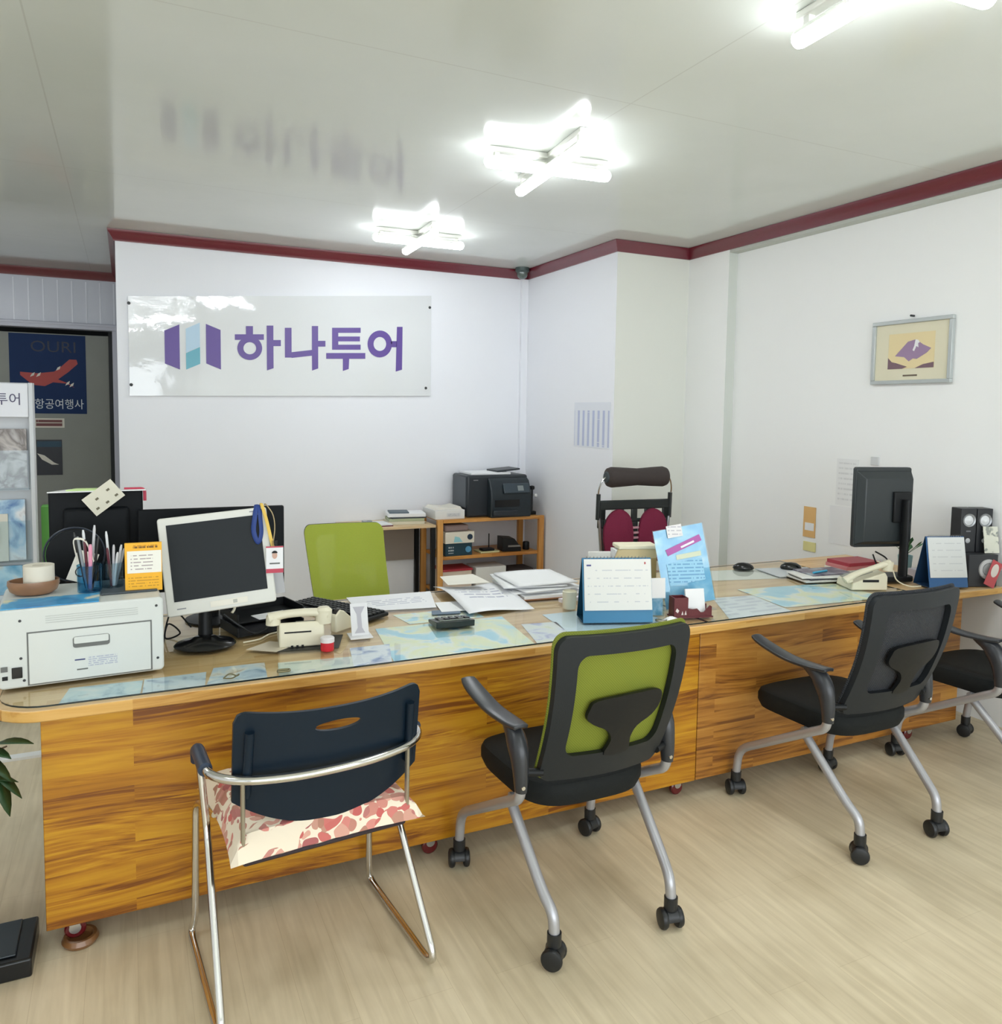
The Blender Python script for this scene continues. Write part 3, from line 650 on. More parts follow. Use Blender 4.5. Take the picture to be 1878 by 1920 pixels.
flat('leaflet', [(0.206, 2.51), (0.385, 2.50), (0.40, 2.66), (0.24, 2.665)], GT, mapmat('leaflet_mountain', [(0.3, (120, 150, 186)), (0.48, (210, 226, 238)), (0.6, (238, 236, 230)), (0.72, (196, 170, 140))], 12, 15), 'blue sky leaflet below the white monitor, under the glass', 'leaflet', group=UG)
flat('leaflet', [(0.42, 2.50), (0.66, 2.495), (0.69, 2.61), (0.44, 2.64)], GT, mapmat('leaflet_pale', [(0.3, (200, 214, 206)), (0.6, (232, 232, 222)), (0.7, (214, 220, 214))], 12, 19), 'pale greenish strip leaflet under the glass, below the left telephone', 'leaflet', group=UG)
flat('leaflet', [(0.66, 2.495), (0.79, 2.495), (0.845, 2.70), (0.70, 2.705)], GT+0.001, mapmat('leaflet_ink_blue', [(0.32, (96, 116, 176)), (0.42, (170, 184, 220)), (0.52, (232, 234, 244))], 13, 6), 'white leaflet with blue blotches beside the left world map', 'leaflet', group=UG)
flat('leaflet', [(1.345, 2.495), (1.50, 2.495), (1.56, 2.74), (1.41, 2.76)], GT, mapmat('leaflet_violet', [(0.36, (150, 150, 206)), (0.46, (226, 228, 238)), (0.6, (236, 236, 226)), (0.75, (206, 214, 160))], 11, 3), 'white leaflet with violet print right of the left world map', 'leaflet', group=UG)
flat('leaflet', [(1.515, 2.495), (2.0, 2.48), (1.96, 2.86), (1.56, 2.86)], GT, mat('pale_blue_sheet', (214, 228, 240), 0.5), 'large pale blue sheet under the white desk calendar', 'leaflet', group=UG)
flat('leaflet', [(2.25, 2.50), (2.60, 2.50), (2.655, 2.80), (2.44, 2.83)], GT, printed('table_sheet', (228, 232, 238), (204, 208, 220), rows=7, thick=0.5, words=5), 'white printed table sheet left of the right-hand world map', 'leaflet', group=UG)
flat('leaflet', [(1.0, 2.93), (1.32, 2.92), (1.32, 3.08), (0.98, 3.09)], GT, mapmat('leaflet_map_small', SEA, 9, 21), 'small map sheet under the glass behind the calculator', 'map', group=UG)
flat('leaflet', [(2.70, 3.13), (3.20, 3.02), (3.20, 3.28), (2.72, 3.36)], GT, mat('white_mat', (236, 234, 226), 0.5), 'white sheet under the glass near the two mice', 'leaflet', group=UG)
GLS = mat_glass_sheet(); GZ = DT+0.0045
gedge = mat('dark_glass_edge', (34, 44, 46), 0.15)
o = obj('glass_sheet', B().prism(counter_outline(-0.345, 2.12, FY-0.006, 3.40, 0.13), 0.005, lambda a, c, d: (a, c, GZ+d)), [GLS, gedge], smooth=False)
for p in o.data.polygons:
    if abs(p.normal.z) < 0.5: p.material_index = 1
tag(o, 'clear glass sheet covering the left part of the wooden counter', 'glass top')
o = obj('glass_sheet', B().prism([(2.125, FY-0.006), (3.42, FY-0.006), (3.42, 3.40), (2.125, 3.40)], 0.005, lambda a, c, d: (a, c, GZ+d)), [GLS, gedge], smooth=False)
for p in o.data.polygons:
    if abs(p.normal.z) < 0.5: p.material_index = 1
tag(o, 'clear glass sheet covering the right part of the wooden counter', 'glass top')
T0 = GZ+0.0055      # surface on which things stand (top of glass)

# ------------------------------------------------------------------ swivel / nesting mesh-back chairs (customer side)
ARM = mat('grey_black_armrest', (48, 50, 54), 0.3); SEATF = mat('black_seat_fabric', (22, 25, 25), 0.75, spec=0.25, bump=0.15, bscale=350)
FRAME = mat('charcoal_back_frame', (34, 38, 41), 0.5, spec=0.3, bump=0.1, bscale=400)
CAST = mat('black_castor', (26, 28, 30), 0.4)
def back_surf(zb, zt, wb, wt, yb, yt, wrap, bulge=0.03):
    def f(a, c, q):      # a in -1..1, c in 0..1
        wdt = wb+(wt-wb)*c
        y = yb+(yt-yb)*c-bulge*math.sin(PI*c)*1.0+wrap*a*a
        return (a*wdt/2, y+q, zb+(zt-zb)*c)
    return f
def sq_ring(w0, w1, c0, c1, n=10, p=0.12, pc=None):
    """rounded rectangle ring in (a,c) param space"""
    pc = pc or p; out = []
    for (sx, sy, a0) in ((1, 1, 0), (-1, 1, 90), (-1, -1, 180), (1, -1, 270)):
        cx = w1-p if sx > 0 else w0+p; cy = c1-pc if sy > 0 else c0+pc
        for k in range(n+1):
            t = math.radians(a0+90*k/n); out.append((cx+p*math.cos(t), cy+pc*math.sin(t)))
    # densify long sides
    res = []
    for i in range(len(out)):
        q0, q1 = out[i], out[(i+1) % len(out)]; res.append(q0)
        if math.hypot(q1[0]-q0[0], q1[1]-q0[1]) > 0.3:
            for k in range(1, 8): res.append((q0[0]+(q1[0]-q0[0])*k/8, q0[1]+(q1[1]-q0[1])*k/8))
    return res
def caster(par, x, y, ang=0.0):
    T = Matrix.Translation((x, y, 0)) @ rz(ang)
    b = B()
    hood = [(0.029*math.cos(math.radians(t)), 0.033+0.031*math.sin(math.radians(t))) for t in range(0, 181, 15)]
    inner = [(0.022*math.cos(math.radians(t)), 0.036+0.023*math.sin(math.radians(t))) for t in range(180, -1, -15)]
    b.prism(hood+inner, 0.034, lambda a, c, d: T @ Vector((d-0.017, a, c)))
    b.tube([T @ Vector((0, 0, 0.062)), T @ Vector((0, 0, 0.10))], 0.021, 16)
    obj('caster', b, CAST, par)
    for sx in (-1, 1):
        bb = B().lathe([(0, -0.011), (0.022, -0.011), (0.029, -0.008), (0.032, -0.002), (0.032, 0.003), (0.029, 0.009), (0.02, 0.012), (0, 0.012)] if sx > 0 else [(0, -0.012), (0.02, -0.012), (0.029, -0.009), (0.032, -0.003), (0.032, 0.002), (0.029, 0.008), (0.022, 0.011), (0, 0.011)], (0, 0, 0), 'x', 22, T @ Matrix.Translation((sx*0.025, 0, 0.0325)))
        obj('caster_wheel', bb, CAST, par)
def mesh_chair(label, loc, rot, green):
    t = thing('mesh_back_chair', label, 'chair', (loc[0], loc[1], 0), math.radians(rot), 'mesh-back castor chairs in front of the counter')
    # seat cushion
    def seat_pt(ring, z): return [(x_, y_, z) for x_, y_ in ring]
    b = B(); rings = []
    def sring(k, z):
        r = []
        for i in range(48):
            a = 2*PI*i/48; cx_, sy_ = math.cos(a), math.sin(a)
            e = 0.55; X = abs(cx_)**e*(1 if cx_ > 0 else -1)*0.235*k; Y = abs(sy_)**e*(1 if sy_ > 0 else -1)*0.235*k
            fr_ = (Y/0.235+1)/2; X *= (0.93+0.09*fr_)
            r.append(b.bm.verts.new((X, Y+0.055, z-0.018*max(0, (Y/0.235))**3-0.006*(1-k))))
        return r
    seq = [sring(0.80, 0.395), sring(0.95, 0.398), sring(1.0, 0.425), sring(1.0, 0.452), sring(0.97, 0.468), sring(0.90, 0.475), sring(0.6, 0.473), sring(0.25, 0.470)]
    for a, c in zip(seq, seq[1:]):
        for k in range(48): b.face([a[k], a[(k+1) % 48], c[(k+1) % 48], c[k]])
    b.face(seq[0][::-1]); b.face(seq[-1])
    obj('seat', b, SEATF, t)
    surf = back_surf(0.495, 0.965, 0.42, 0.455, -0.205, -0.345, 0.035, 0.028)
    outer = sq_ring(-1, 1, 0.0, 1.0, p=0.16, pc=0.10); o2 = sq_ring(-0.97, 0.97, 0.015, 0.985, p=0.15, pc=0.10)
    inner = sq_ring(-0.74, 0.76, 0.19, 0.88, p=0.15, pc=0.09); i0 = sq_ring(-0.77, 0.79, 0.175, 0.895, p=0.15, pc=0.09)
    mid = [((a[0]+c[0])/2, (a[1]+c[1])/2) for a, c in zip(o2, i0)]
    b = B().shell([outer, o2, mid, i0, inner], surf, 0.022, fill=False)
    obj('back_frame', b, FRAME if green else mat('black_back_frame', (36, 40, 44), 0.5, spec=0.3, bump=0.1, bscale=400), t)
    # mesh stretched over the front of the frame
    ctr = (0.0, 0.5); rings = [[(ctr[0]+(p_[0]-ctr[0])*k, ctr[1]+(p_[1]-ctr[1])*k) for p_ in sq_ring(-1.015, 1.015, -0.005, 1.02, p=0.16, pc=0.10)] for k in (1, 0.97, 0.85, 0.65, 0.45, 0.25, 0.08)]
    surfm = lambda a, c, q: tuple(Vector(surf(a, c, 0))+Vector((0, 0.0235+q, 0)))
    mm = meshfab('green_mesh', (124, 134, 40), 0.75) if green else meshfab('black_mesh', (48, 51, 56), 0.8)
    obj('mesh_fabric', B().shell(rings, surfm, 0.006), mm, t)
    # lumbar support: wide bar and stem
    bar = []
    L_ = [(-0.52, 0.53), (-0.44, 0.58), (0.0, 0.60), (0.48, 0.60), (0.60, 0.56), (0.60, 0.49), (0.50, 0.42), (0.28, 0.36), (0.22, 0.28), (0.24, 0.17), (-0.14, 0.17), (-0.10, 0.28), (-0.20, 0.36), (-0.44, 0.42), (-0.54, 0.47)]
    P_ = [(q.x, q.y) for q in cr([(a, c, 0) for a, c in L_], 3, closed=True)]
    cc = (0.05, 0.42); rr = [[(cc[0]+(a-cc[0])*k, cc[1]+(c-cc[1])*k) for a, c in P_] for k in (1, 0.9, 0.5, 0.15)]
    obj('lumbar_support', B().shell(rr, lambda a, c, q: tuple(Vector(surf(a, c, 0))+Vector((0, q-0.004, 0))), 0.014), BLACKP, t)
    for s_ in (-1, 1):
        # side tube: arm pivot -> down -> forward to the front castor
        pts = fillet([(s_*0.262, -0.165, 0.51), (s_*0.262, -0.165, 0.45), (s_*0.262, -0.10, 0.415), (s_*0.265, 0.272, 0.20), (s_*0.265, 0.285, 0.09)], 0.06)
        lg = obj('leg', B().tube(pts, 0.0165, 14), SILVER, t); caster(lg, s_*0.265, 0.285, 0.3*s_)
        pts = fillet([(s_*0.225, -0.02, 0.385), (s_*0.215, -0.225, 0.19), (s_*0.205, -0.275, 0.15), (s_*0.205, -0.282, 0.09)], 0.07)
        lg = obj('leg', B().tube(pts, 0.0165, 14), SILVER, t); caster(lg, s_*0.205, -0.282, -0.5*s_+0.3)
        # armrest: upright shroud and swept pad
        b = B().tube(cr([(s_*0.262, -0.168, 0.475), (s_*0.262, -0.165, 0.53), (s_*0.262, -0.150, 0.59), (s_*0.263, -0.115, 0.635), (s_*0.264, -0.05, 0.652)], 3), [0.022, 0.024, 0.026, 0.028, 0.030, 0.033, 0.036, 0.037, 0.036, 0.032, 0.026, 0.018, 0.010], 14, flat=0.8)
        ar = obj('armrest', b, ARM, t)
        pad = cr([(s_*0.262, -0.165, 0.668), (s_*0.264, -0.09, 0.662), (s_*0.272, 0.02, 0.664), (s_*0.282, 0.13, 0.688), (s_*0.284, 0.185, 0.706)], 4)
        def pf(u, v): 
            i = v*(len(pad)-1); k = int(min(i, len(pad)-2)); q = pad[k].lerp(pad[k+1], i-k); ww = 0.031*(1-0.28*abs(2*v-1)**3)
            return (q.x+(u*2-1)*ww, q.y, q.z-0.004*(u*2-1)**2)
        b = B().grid(pf, 8, 24); obj('arm_pad', b, ARM, t, solid=0.012, bevel=0.003)
        obj('arm_screw', B().cyl((s_*0.262-0.004, -0.188, 0.495), (s_*0.262-0.004, -0.194, 0.495), 0.006, seg=10), CHROME, t)
        obj('back_bracket', B().tube([(s_*0.255, -0.165, 0.53), (s_*0.20, -0.19, 0.53)], 0.012, 10), BLACKP, t)
    obj('cross_bar', B().tube([(-0.225, -0.02, 0.385), (0.225, -0.02, 0.385)], 0.012, 12), SILVER, t)
    return t
mesh_chair('mesh-back castor chair with bright green mesh, in the middle in front of the counter', (1.28, 2.145), 0, True)
mesh_chair('all-black mesh-back castor chair in front of the right half of the counter', (2.535, 2.165), 0, False)
mesh_chair('black mesh-back castor chair cut off by the right edge, next to the wall', (3.50, 2.165), 2, False)

# ------------------------------------------------------------------ visitor chair with navy shell
vc = thing('visitor_chair', 'chrome-framed visitor chair with navy plastic back and floral cushion', 'chair', (0.447, 2.20, 0), math.radians(5))
def navy_surf(a, c, q):   # a -1..1 , c in metres above floor
    X = a*0.252+0.012
    y = -0.165-(c-0.5)*0.14-0.045*(1-a*a)*1.0+0.02
    return (X, y+q, c)
top = lambda a: 0.812+0.018*abs(a)**2.5
outl = []
nn = 56
for k in range(nn+1):
    a = 1-2*k/nn; zt = top(a)
    e = max(0, (abs(a)-0.86)/0.14); outl.append((a, zt-0.034*(1-math.sqrt(max(0, 1-e*e)))))
for k in range(1, 8): outl.append((-1, 0.77+(0.585-0.77)*k/8))
for k in range(nn+1):
    a = -1+2*k/nn; outl.append((a, 0.498+0.085*abs(a)**2.2))
for k in range(1, 8): outl.append((1, 0.585+(0.77-0.585)*k/8))
hc = (0.02, 0.762)
hole = []
for a, c in outl:
    dx, dz = (a-hc[0])*0.262, c-hc[1]; L0 = math.hypot(dx, dz); an = math.atan2(dz/0.02, dx/0.06)
    hole.append((hc[0]+0.066*math.cos(an)/0.262, hc[1]+0.014*math.sin(an)))
rings = [[(h_[0]+(o_[0]-h_[0])*k, h_[1]+(o_[1]-h_[1])*k) for o_, h_ in zip(outl, hole)] for k in (1, 0.985, 0.85, 0.7, 0.55, 0.4, 0.28, 0.18, 0.1, 0.04, 0)]
obj('backrest', B().shell(rings, navy_surf, 0.012, fill=False), NAVY, vc)
for s_ in (-1, 1):
    p0 = Vector(navy_surf(s_*0.86, 0.775, -0.007)); p1 = Vector(navy_surf(s_*0.88, 0.60, -0.007))
    obj('back_rib', B().tube([p0, p0.lerp(p1, 0.5), p1], 0.012, 10), NAVY, vc)
tr_ = 0.0105
for s_ in (-1, 1):
    # one bent tube per side: seat front -> floor runner -> rear leg -> arm front
    pts = fillet([(s_*0.235, 0.10, 0.433), (s_*0.268, 0.215, 0.433), (s_*0.272, 0.225, 0.065), (s_*0.282, 0.245, 0.0125), (s_*0.287, -0.215, 0.0125), (s_*0.287, -0.247, 0.04), (s_*0.268, 0.03, 0.42), (s_*0.285, 0.055, 0.655)], 0.045, 7)
    obj('leg', B().tube(pts, tr_, 14), CHROME, vc)
    b = B().tube(fillet([(s_*0.285, 0.065, 0.615), (s_*0.288, 0.055, 0.655), (s_*0.292, -0.095, 0.655)], 0.03, 5), 0.018, 14, flat=1.0)
    obj('armrest', b, mat('navy_arm_pad', (30, 48, 70), 0.45), vc)
    zz = navy_surf(s_*0.8, 0.62, 0)[1]
    obj('back_upright', B().tube([(s_*0.222, zz-0.022, 0.655), (s_*0.222, -0.195, 0.44)], 0.011, 10, flat=0.5), mat('matt_steel_strip', (176, 170, 152), 0.35, metal=0.7), vc)
bar = cr([(-0.288, 0.05, 0.655), (-0.292, -0.08, 0.655), (-0.275, -0.150, 0.655), (-0.215, -0.205, 0.655), (-0.11, -0.238, 0.655), (0, -0.246, 0.655), (0.11, -0.238, 0.655), (0.215, -0.205, 0.655), (0.275, -0.150, 0.655), (0.292, -0.08, 0.655), (0.288, 0.05, 0.655)], 6)
obj('back_rail', B().tube(bar, 0.0115, 14), CHROME, vc)
obj('seat_pan', bx(-0.222, 0.222, -0.196, 0.195, 0.424, 0.441), mat('dark_seat_pan', (42, 28, 34), 0.5), vc, bevel=0.012, seg=3)
# floral cushion
def mat_floral():
    m, nt, p = new_mat('floral_cushion_fabric'); tc = N(nt, 'ShaderNodeTexCoord')
    n = N(nt, 'ShaderNodeTexNoise', Scale=9.0, Detail=2.0); L(nt, tc.outputs['Object'], n.inputs['Vector'])
    mxv = N(nt, 'ShaderNodeMix', data_type='RGBA'); mxv.inputs[0].default_value = 0.10; L(nt, tc.outputs['Object'], mxv.inputs[6]); L(nt, n.outputs['Color'], mxv.inputs[7])
    v = N(nt, 'ShaderNodeTexVoronoi', Scale=34.0, Randomness=0.9); L(nt, mxv.outputs[2], v.inputs['Vector'])
    v2 = N(nt, 'ShaderNodeTexVoronoi', Scale=8.5); L(nt, mxv.outputs[2], v2.inputs['Vector'])
    sc = N(nt, 'ShaderNodeSeparateColor'); L(nt, v.outputs['Color'], sc.inputs[0])
    petal = ramp(nt, sc.outputs[0], [(0.0, (196, 96, 92)), (0.25, (214, 140, 128)), (0.5, (176, 128, 108)), (0.75, (222, 168, 150)), (1.0, (168, 92, 92))])
    field = N(nt, 'ShaderNodeMath', operation='LESS_THAN'); L(nt, v2.outputs['Distance'], field.inputs[0]); field.inputs[1].default_value = 0.62
    pet = N(nt, 'ShaderNodeMath', operation='LESS_THAN'); L(nt, v.outputs['Distance'], pet.inputs[0]); pet.inputs[1].default_value = 0.62
    k = N(nt, 'ShaderNodeMath', operation='MULTIPLY'); L(nt, field.outputs[0], k.inputs[0]); L(nt, pet.outputs[0], k.inputs[1])
    mx = N(nt, 'ShaderNodeMix', data_type='RGBA'); mx.inputs[6].default_value = s2l((236, 222, 200)); L(nt, petal, mx.inputs[7]); L(nt, k.outputs[0], mx.inputs[0])
    L(nt, mx.outputs[2], p.inputs['Base Color']); p.inputs['Roughness'].default_value = 0.85
    return m
def cush(u, v, s_):
    x, y = (u*2-1), (v*2-1)
    d = (1-x**6)*(1-y**6); h = 0.036*d**0.38; m_ = max(abs(x), abs(y)); dr = 0.030*max(0, (m_-0.86)/0.14)
    pin = 1-0.06*(1-x*x)*abs(y)**3; pin2 = 1-0.06*(1-y*y)*abs(x)**3
    wr = 0.004*mnoise.noise(Vector((x*4, y*4, s_*3)))
    return (x*0.262*pin2, y*0.235*pin-0.005, 0.478+s_*h*(1.0 if s_ > 0 else (0.85 if m_ < 0.86 else 1.0))+wr-dr)
b = B(); b.grid(lambda u, v: cush(u, v, 1), 28, 28); b.grid(lambda u, v: cush(u, v, -1), 28, 28); bmesh.ops.remove_doubles(b.bm, verts=b.bm.verts, dist=0.006)
o = obj('seat_cushion', b, mat_floral(), None, loc=(0.450, 2.215, 0.002), rot=(0, 0, math.radians(5)))
tag(o, 'pink floral seat cushion lying on the navy-backed visitor chair', 'cushion')

# ------------------------------------------------------------------ staff side chairs
gc = thing('office_chair', 'staff swivel chair with lime green mesh back, behind the counter', 'chair', (1.07, 4.12, 0), math.radians(176))
surf0 = back_surf(0.50, 0.945, 0.42, 0.44, -0.20, -0.235, 0.03, 0.02)
surf = lambda a, c, q: (lambda p: (p[0]-0.050*(1-c)+0.004, p[1], p[2]))(surf0(a, c, q))
GM1 = meshfab('lime_mesh', (186, 202, 78), 0.6)
rings = [[(p_[0]*k, 0.5+(p_[1]-0.5)*k) for p_ in sq_ring(-1, 1, 0, 1, p=0.18, pc=0.12)] for k in (1, 0.97, 0.8, 0.6, 0.4, 0.2, 0.06)]
obj('mesh_fabric', B().shell(rings, lambda a, c, q: tuple(Vector(surf(a, c, 0))+Vector((0, 0.022+q, 0))), 0.005), GM1, gc)
outer = sq_ring(-1, 1, 0, 1, p=0.18, pc=0.12); inn = sq_ring(-0.74, 0.74, 0.16, 0.86, p=0.18, pc=0.10)
obj('back_frame', B().shell([outer, [((a[0]+c[0])/2, (a[1]+c[1])/2) for a, c in zip(outer, inn)], inn], surf, 0.02, fill=False), BLACKP, gc)
lum = [[(q.x*k, 0.22+q.y*k) for q in cr([(-0.5, 0.0, 0), (-0.35, 0.10, 0), (0, 0.14, 0), (0.35, 0.10, 0), (0.5, 0.0, 0), (0.3, -0.12, 0), (-0.3, -0.12, 0)], 4, closed=True)] for k in (1, 0.6, 0.2)]
obj('lumbar_support', B().shell(lum, surf, 0.016), BLACKP, gc)
b = B().lathe([(0, 0.43), (0.19, 0.43), (0.225, 0.445), (0.23, 0.465), (0.20, 0.485), (0, 0.49)], seg=32); obj('seat', b, SEATF, gc)
obj('gas_column', B().tube([(0, 0, 0.09), (0, 0, 0.43)], 0.025, 14), BLACKP, gc)
obj('back_post', B().tube([(0, -0.10, 0.42), (0, -0.21, 0.44), (0, -0.235, 0.56)], 0.02, 10), BLACKP, gc)
for k in range(5):
    a = 2*PI*k/5+0.3; lg = obj('leg', B().tube([(0, 0, 0.11), (0.28*math.cos(a), 0.28*math.sin(a), 0.085)], [0.028, 0.016], 10), BLACKP, gc); caster(lg, 0.28*math.cos(a), 0.28*math.sin(a), a)

rc = thing('ergonomic_chair', 'staff chair with split wine-red back pads and dark roll headrest', 'chair', (3.14, 4.33, 0), math.radians(176))
BFR = mat('black_green_frame', (34, 40, 40), 0.4)
WINE = mat('wine_red_pad', (122, 24, 60), 0.8, bump=0.2, bscale=260)
# headrest roll
b = B(); pr = [(0.0, -0.235), (0.045, -0.235), (0.062, -0.225), (0.070, -0.20), (0.066, -0.12), (0.058, 0.0), (0.066, 0.12), (0.070, 0.20), (0.062, 0.225), (0.045, 0.235), (0, 0.235)]
hd = obj('headrest', B().lathe(pr, (0, -0.13, 1.15), 'x', 30), mat('dark_brown_fabric', (62, 54, 52), 0.8, bump=0.2, bscale=260), rc)
obj('end_cap', B().lathe([(0, 0), (0.040, 0), (0.034, 0.008), (0, 0.008)], (0.235, -0.13, 1.15), 'x', 24), mat('teal_grey_cap', (52, 62, 66), 0.5), hd)
obj('end_cap', B().lathe([(0, 0), (0.034, -0.008), (0.040, 0), (0, 0.0001)][:3]+[(0, 0)], (-0.235, -0.13, 1.15), 'x', 24), mat('teal_grey_cap', (52, 62, 66), 0.5), hd)
for s_ in (-1, 1):
    obj('headrest_wire', B().tube(cr([(s_*0.235, -0.13, 1.15), (s_*0.265, -0.13, 1.13), (s_*0.285, -0.14, 1.07), (s_*0.285, -0.15, 1.0)], 5), 0.006, 8), CHROME, rc)
    obj('frame_post', B().tube([(s_*0.283, -0.15, 1.035), (s_*0.283, -0.155, 0.86)], 0.018, 10, flat=0.8), BFR, rc)
    obj('silver_rod', B().tube([(s_*0.275, -0.15, 0.87), (s_*0.245, -0.15, 0.56)], 0.012, 10), STEEL, rc)
    obj('side_bar', B().tube([(s_*0.235, -0.155, 0.86), (s_*0.215, -0.155, 0.55)], 0.028, 10, flat=0.5), BFR, rc)
# top plate with rounded window openings: bands and bars in one moulded piece
b = B(); yb_ = -0.165
b.box(-0.285, 0.285, yb_, yb_+0.02, 0.925, 0.99)
b.box(-0.27, 0.27, yb_, yb_+0.02, 0.835, 0.862)
for x in (-0.25, -0.105, 0.0, 0.105, 0.25): b.box(x-0.024, x+0.024, yb_+0.001, yb_+0.019, 0.85, 0.935)
for s_ in (-1, 1): b.box(s_*0.255-0.03, s_*0.255+0.03, yb_+0.001, yb_+0.019, 0.80, 0.99)
b.box(-0.03, 0.03, yb_, yb_+0.02, 0.55, 0.84)
obj('back_frame', b, BFR, rc, bevel=0.008)
for s_ in (-1, 1):
    pr_ = [(q.x, q.y) for q in cr([(s_*0.130, 0.930, 0), (s_*0.205, 0.895, 0), (s_*0.245, 0.81, 0), (s_*0.240, 0.68, 0), (s_*0.20, 0.575, 0), (s_*0.08, 0.565, 0), (s_*0.030, 0.66, 0), (s_*0.024, 0.78, 0), (s_*0.055, 0.885, 0)], 5, closed=True)]
    cx_ = s_*0.13; rr = [[(cx_+(a-cx_)*k, 0.74+(c-0.74)*k) for a, c in pr_] for k in (1, 0.97, 0.85, 0.6, 0.3)]
    kk = {id(r): i for i, r in enumerate(rr)}
    def ps(a, c, q, cx_=cx_):
        d = ((a-cx_)/0.11)**2+((c-0.74)/0.17)**2
        return (a, -0.14+(q if q == 0 else 0.022+0.022*max(0, 1-d)), c)
    obj('back_pad', B().shell(rr, ps, 1), WINE, rc)
for z in (0.80, 0.765, 0.73): obj('rubber_link', bx(-0.024, 0.024, -0.14, -0.125, z-0.007, z+0.007), mat('pale_rubber', (196, 150, 160), 0.5), rc)
b = B().lathe([(0, 0.43), (0.20, 0.43), (0.245, 0.445), (0.25, 0.47), (0.22, 0.49), (0, 0.495)], seg=32); obj('seat', b, WINE, rc)
obj('back_stem', B().tube([(0, -0.05, 0.42), (0, -0.19, 0.43), (0, -0.175, 0.6)], 0.022, 10), BFR, rc)
obj('gas_column', B().tube([(0, 0, 0.09), (0, 0, 0.43)], 0.025, 14), BLACKP, rc)
obj('lever', B().tube([(-0.24, -0.15, 0.80), (-0.33, -0.12, 0.76)], 0.006, 8), STEEL, rc)
for k in range(5):
    a = 2*PI*k/5+0.3; lg = obj('leg', B().tube([(0, 0, 0.11), (0.28*math.cos(a), 0.28*math.sin(a), 0.085)], [0.028, 0.016], 10), BLACKP, rc); caster(lg, 0.28*math.cos(a), 0.28*math.sin(a), a)

# ------------------------------------------------------------------ back corner: side table and bookcase
TW = wood('pale_table_top', 'xyz', (206, 176, 132), (226, 200, 160), (236, 216, 182), 0.4, 2, 0.45, grain=0.5)
sd = thing('side_table', 'low table with pale wood top and black steel legs against the back wall', 'table', (1.92, 6.20, 0))
obj('table_top', bx(-0.375, 0.345, -0.21, 0.235, 0.63, 0.65), TW, sd, bevel=0.002)
for sx, sy in ((-0.355, -0.19), (0.325, -0.19), (-0.355, 0.21), (0.325, 0.21)): obj('leg', bx(sx-0.017, sx+0.017, sy-0.017, sy+0.017, 0, 0.63), BLACKP, sd)
obj('back_panel', bx(-0.33, 0.30, 0.205, 0.215, 0.30, 0.60), mat('grey_brown_panel', (150, 140, 132), 0.6), sd)
PW = wood('orange_pine_post', 'zxy', (172, 108, 40), (208, 148, 76), (224, 172, 104), 0.3, 2, 0.4, grain=0.6)
PX = wood('orange_pine_rail', 'xzy', (172, 108, 40), (208, 148, 76), (224, 172, 104), 0.3, 2, 0.4, grain=0.6)
bc = thing('bookcase', 'low open pine shelf unit in the back corner', 'shelf', (2.78, 6.21, 0))
for sx, sy in ((-0.475, -0.20), (0.465, -0.20), (-0.475, 0.20), (0.465, 0.20)): obj('post', bx(sx-0.024, sx+0.024, sy-0.018, sy+0.018, 0, 0.688), PW, bc, bevel=0.002)
for z in (0.66, 0.35, 0.04): obj('shelf', bx(-0.45, 0.44, -0.222 if z > 0.5 else -0.20, 0.20, z, z+0.028), PX, bc, bevel=0.002)
BK = lambda n, rgb: mat(n, rgb, 0.6)
# items on the side table
def stackbox(name, lab, cat, x, y, z, w_, d_, h_, m, rot=0, bev=0.002, group=None, **k):
    o = obj(name, bx(-w_/2, w_/2, -d_/2, d_/2, 0, h_), m, None, loc=(x, y, z), rot=(0, 0, math.radians(rot)), bevel=bev)
    return tag(o, lab, cat, group)
cb_ = thing('clipboard', 'maroon clipboard with white paper on the left end of the side table', 'clipboard', (1.76, 6.14, 0.6505), math.radians(4))
obj('board', bx(-0.15, 0.15, -0.11, 0.11, 0, 0.008), mat('maroon_board', (112, 52, 60), 0.5), cb_)
obj('paper', bx(-0.148, 0.146, -0.105, 0.108, 0.0082, 0.018), PAPER, cb_)
obj('clip', bx(-0.04, 0.04, 0.07, 0.11, 0.0182, 0.03), STEEL, cb_, bevel=0.004)
SG = 'stacked folders on the side table'
for i, (w_, d_, h_, m, lab, r_, dx) in enumerate(((0.30, 0.22, 0.026, BK('folder_cream', (214, 208, 186)), 'cream folder at the bottom of the stack on the side table', 6, 0), (0.29, 0.22, 0.022, BK('folder_green', (176, 184, 150)), 'pale green folder, second from the bottom of the stack', 8, 0.005),
        (0.29, 0.21, 0.012, BK('folder_dark', (70, 76, 84)), 'thin dark folder in the middle of the stack on the side table', 4, 0.02), (0.31, 0.22, 0.028, PAPER, 'thick white document near the top of the stack on the side table', 10, 0.01), (0.16, 0.17, 0.010, BK('slate_notebook', (86, 100, 110)), 'slate grey notebook topmost on the stack on the side table', 12, -0.05))):
    z0 = 0.6505+sum(q+0.0006 for q in (0.026, 0.022, 0.012, 0.028, 0.010)[:i]); stackbox('folder' if i < 4 else 'notebook', lab, 'folder' if i < 4 else 'notebook', 2.06+dx, 6.20, z0, w_, d_, h_, m, -r_, group=SG)
bb = thing('document_tray', 'white paper box full of loose sheets beside the black printer', 'box', (2.40, 6.17, 0.6885))
obj('tray', bx(-0.13, 0.13, -0.15, 0.15, 0, 0.075), mat('box_white', (226, 226, 222), 0.6), bb, bevel=0.003)
obj('label', bx(-0.03, 0.09, -0.152, -0.1505, 0.02, 0.05), printed('box_label', (210, 212, 212), (150, 154, 160), rows=3, ax='xz'), bb)
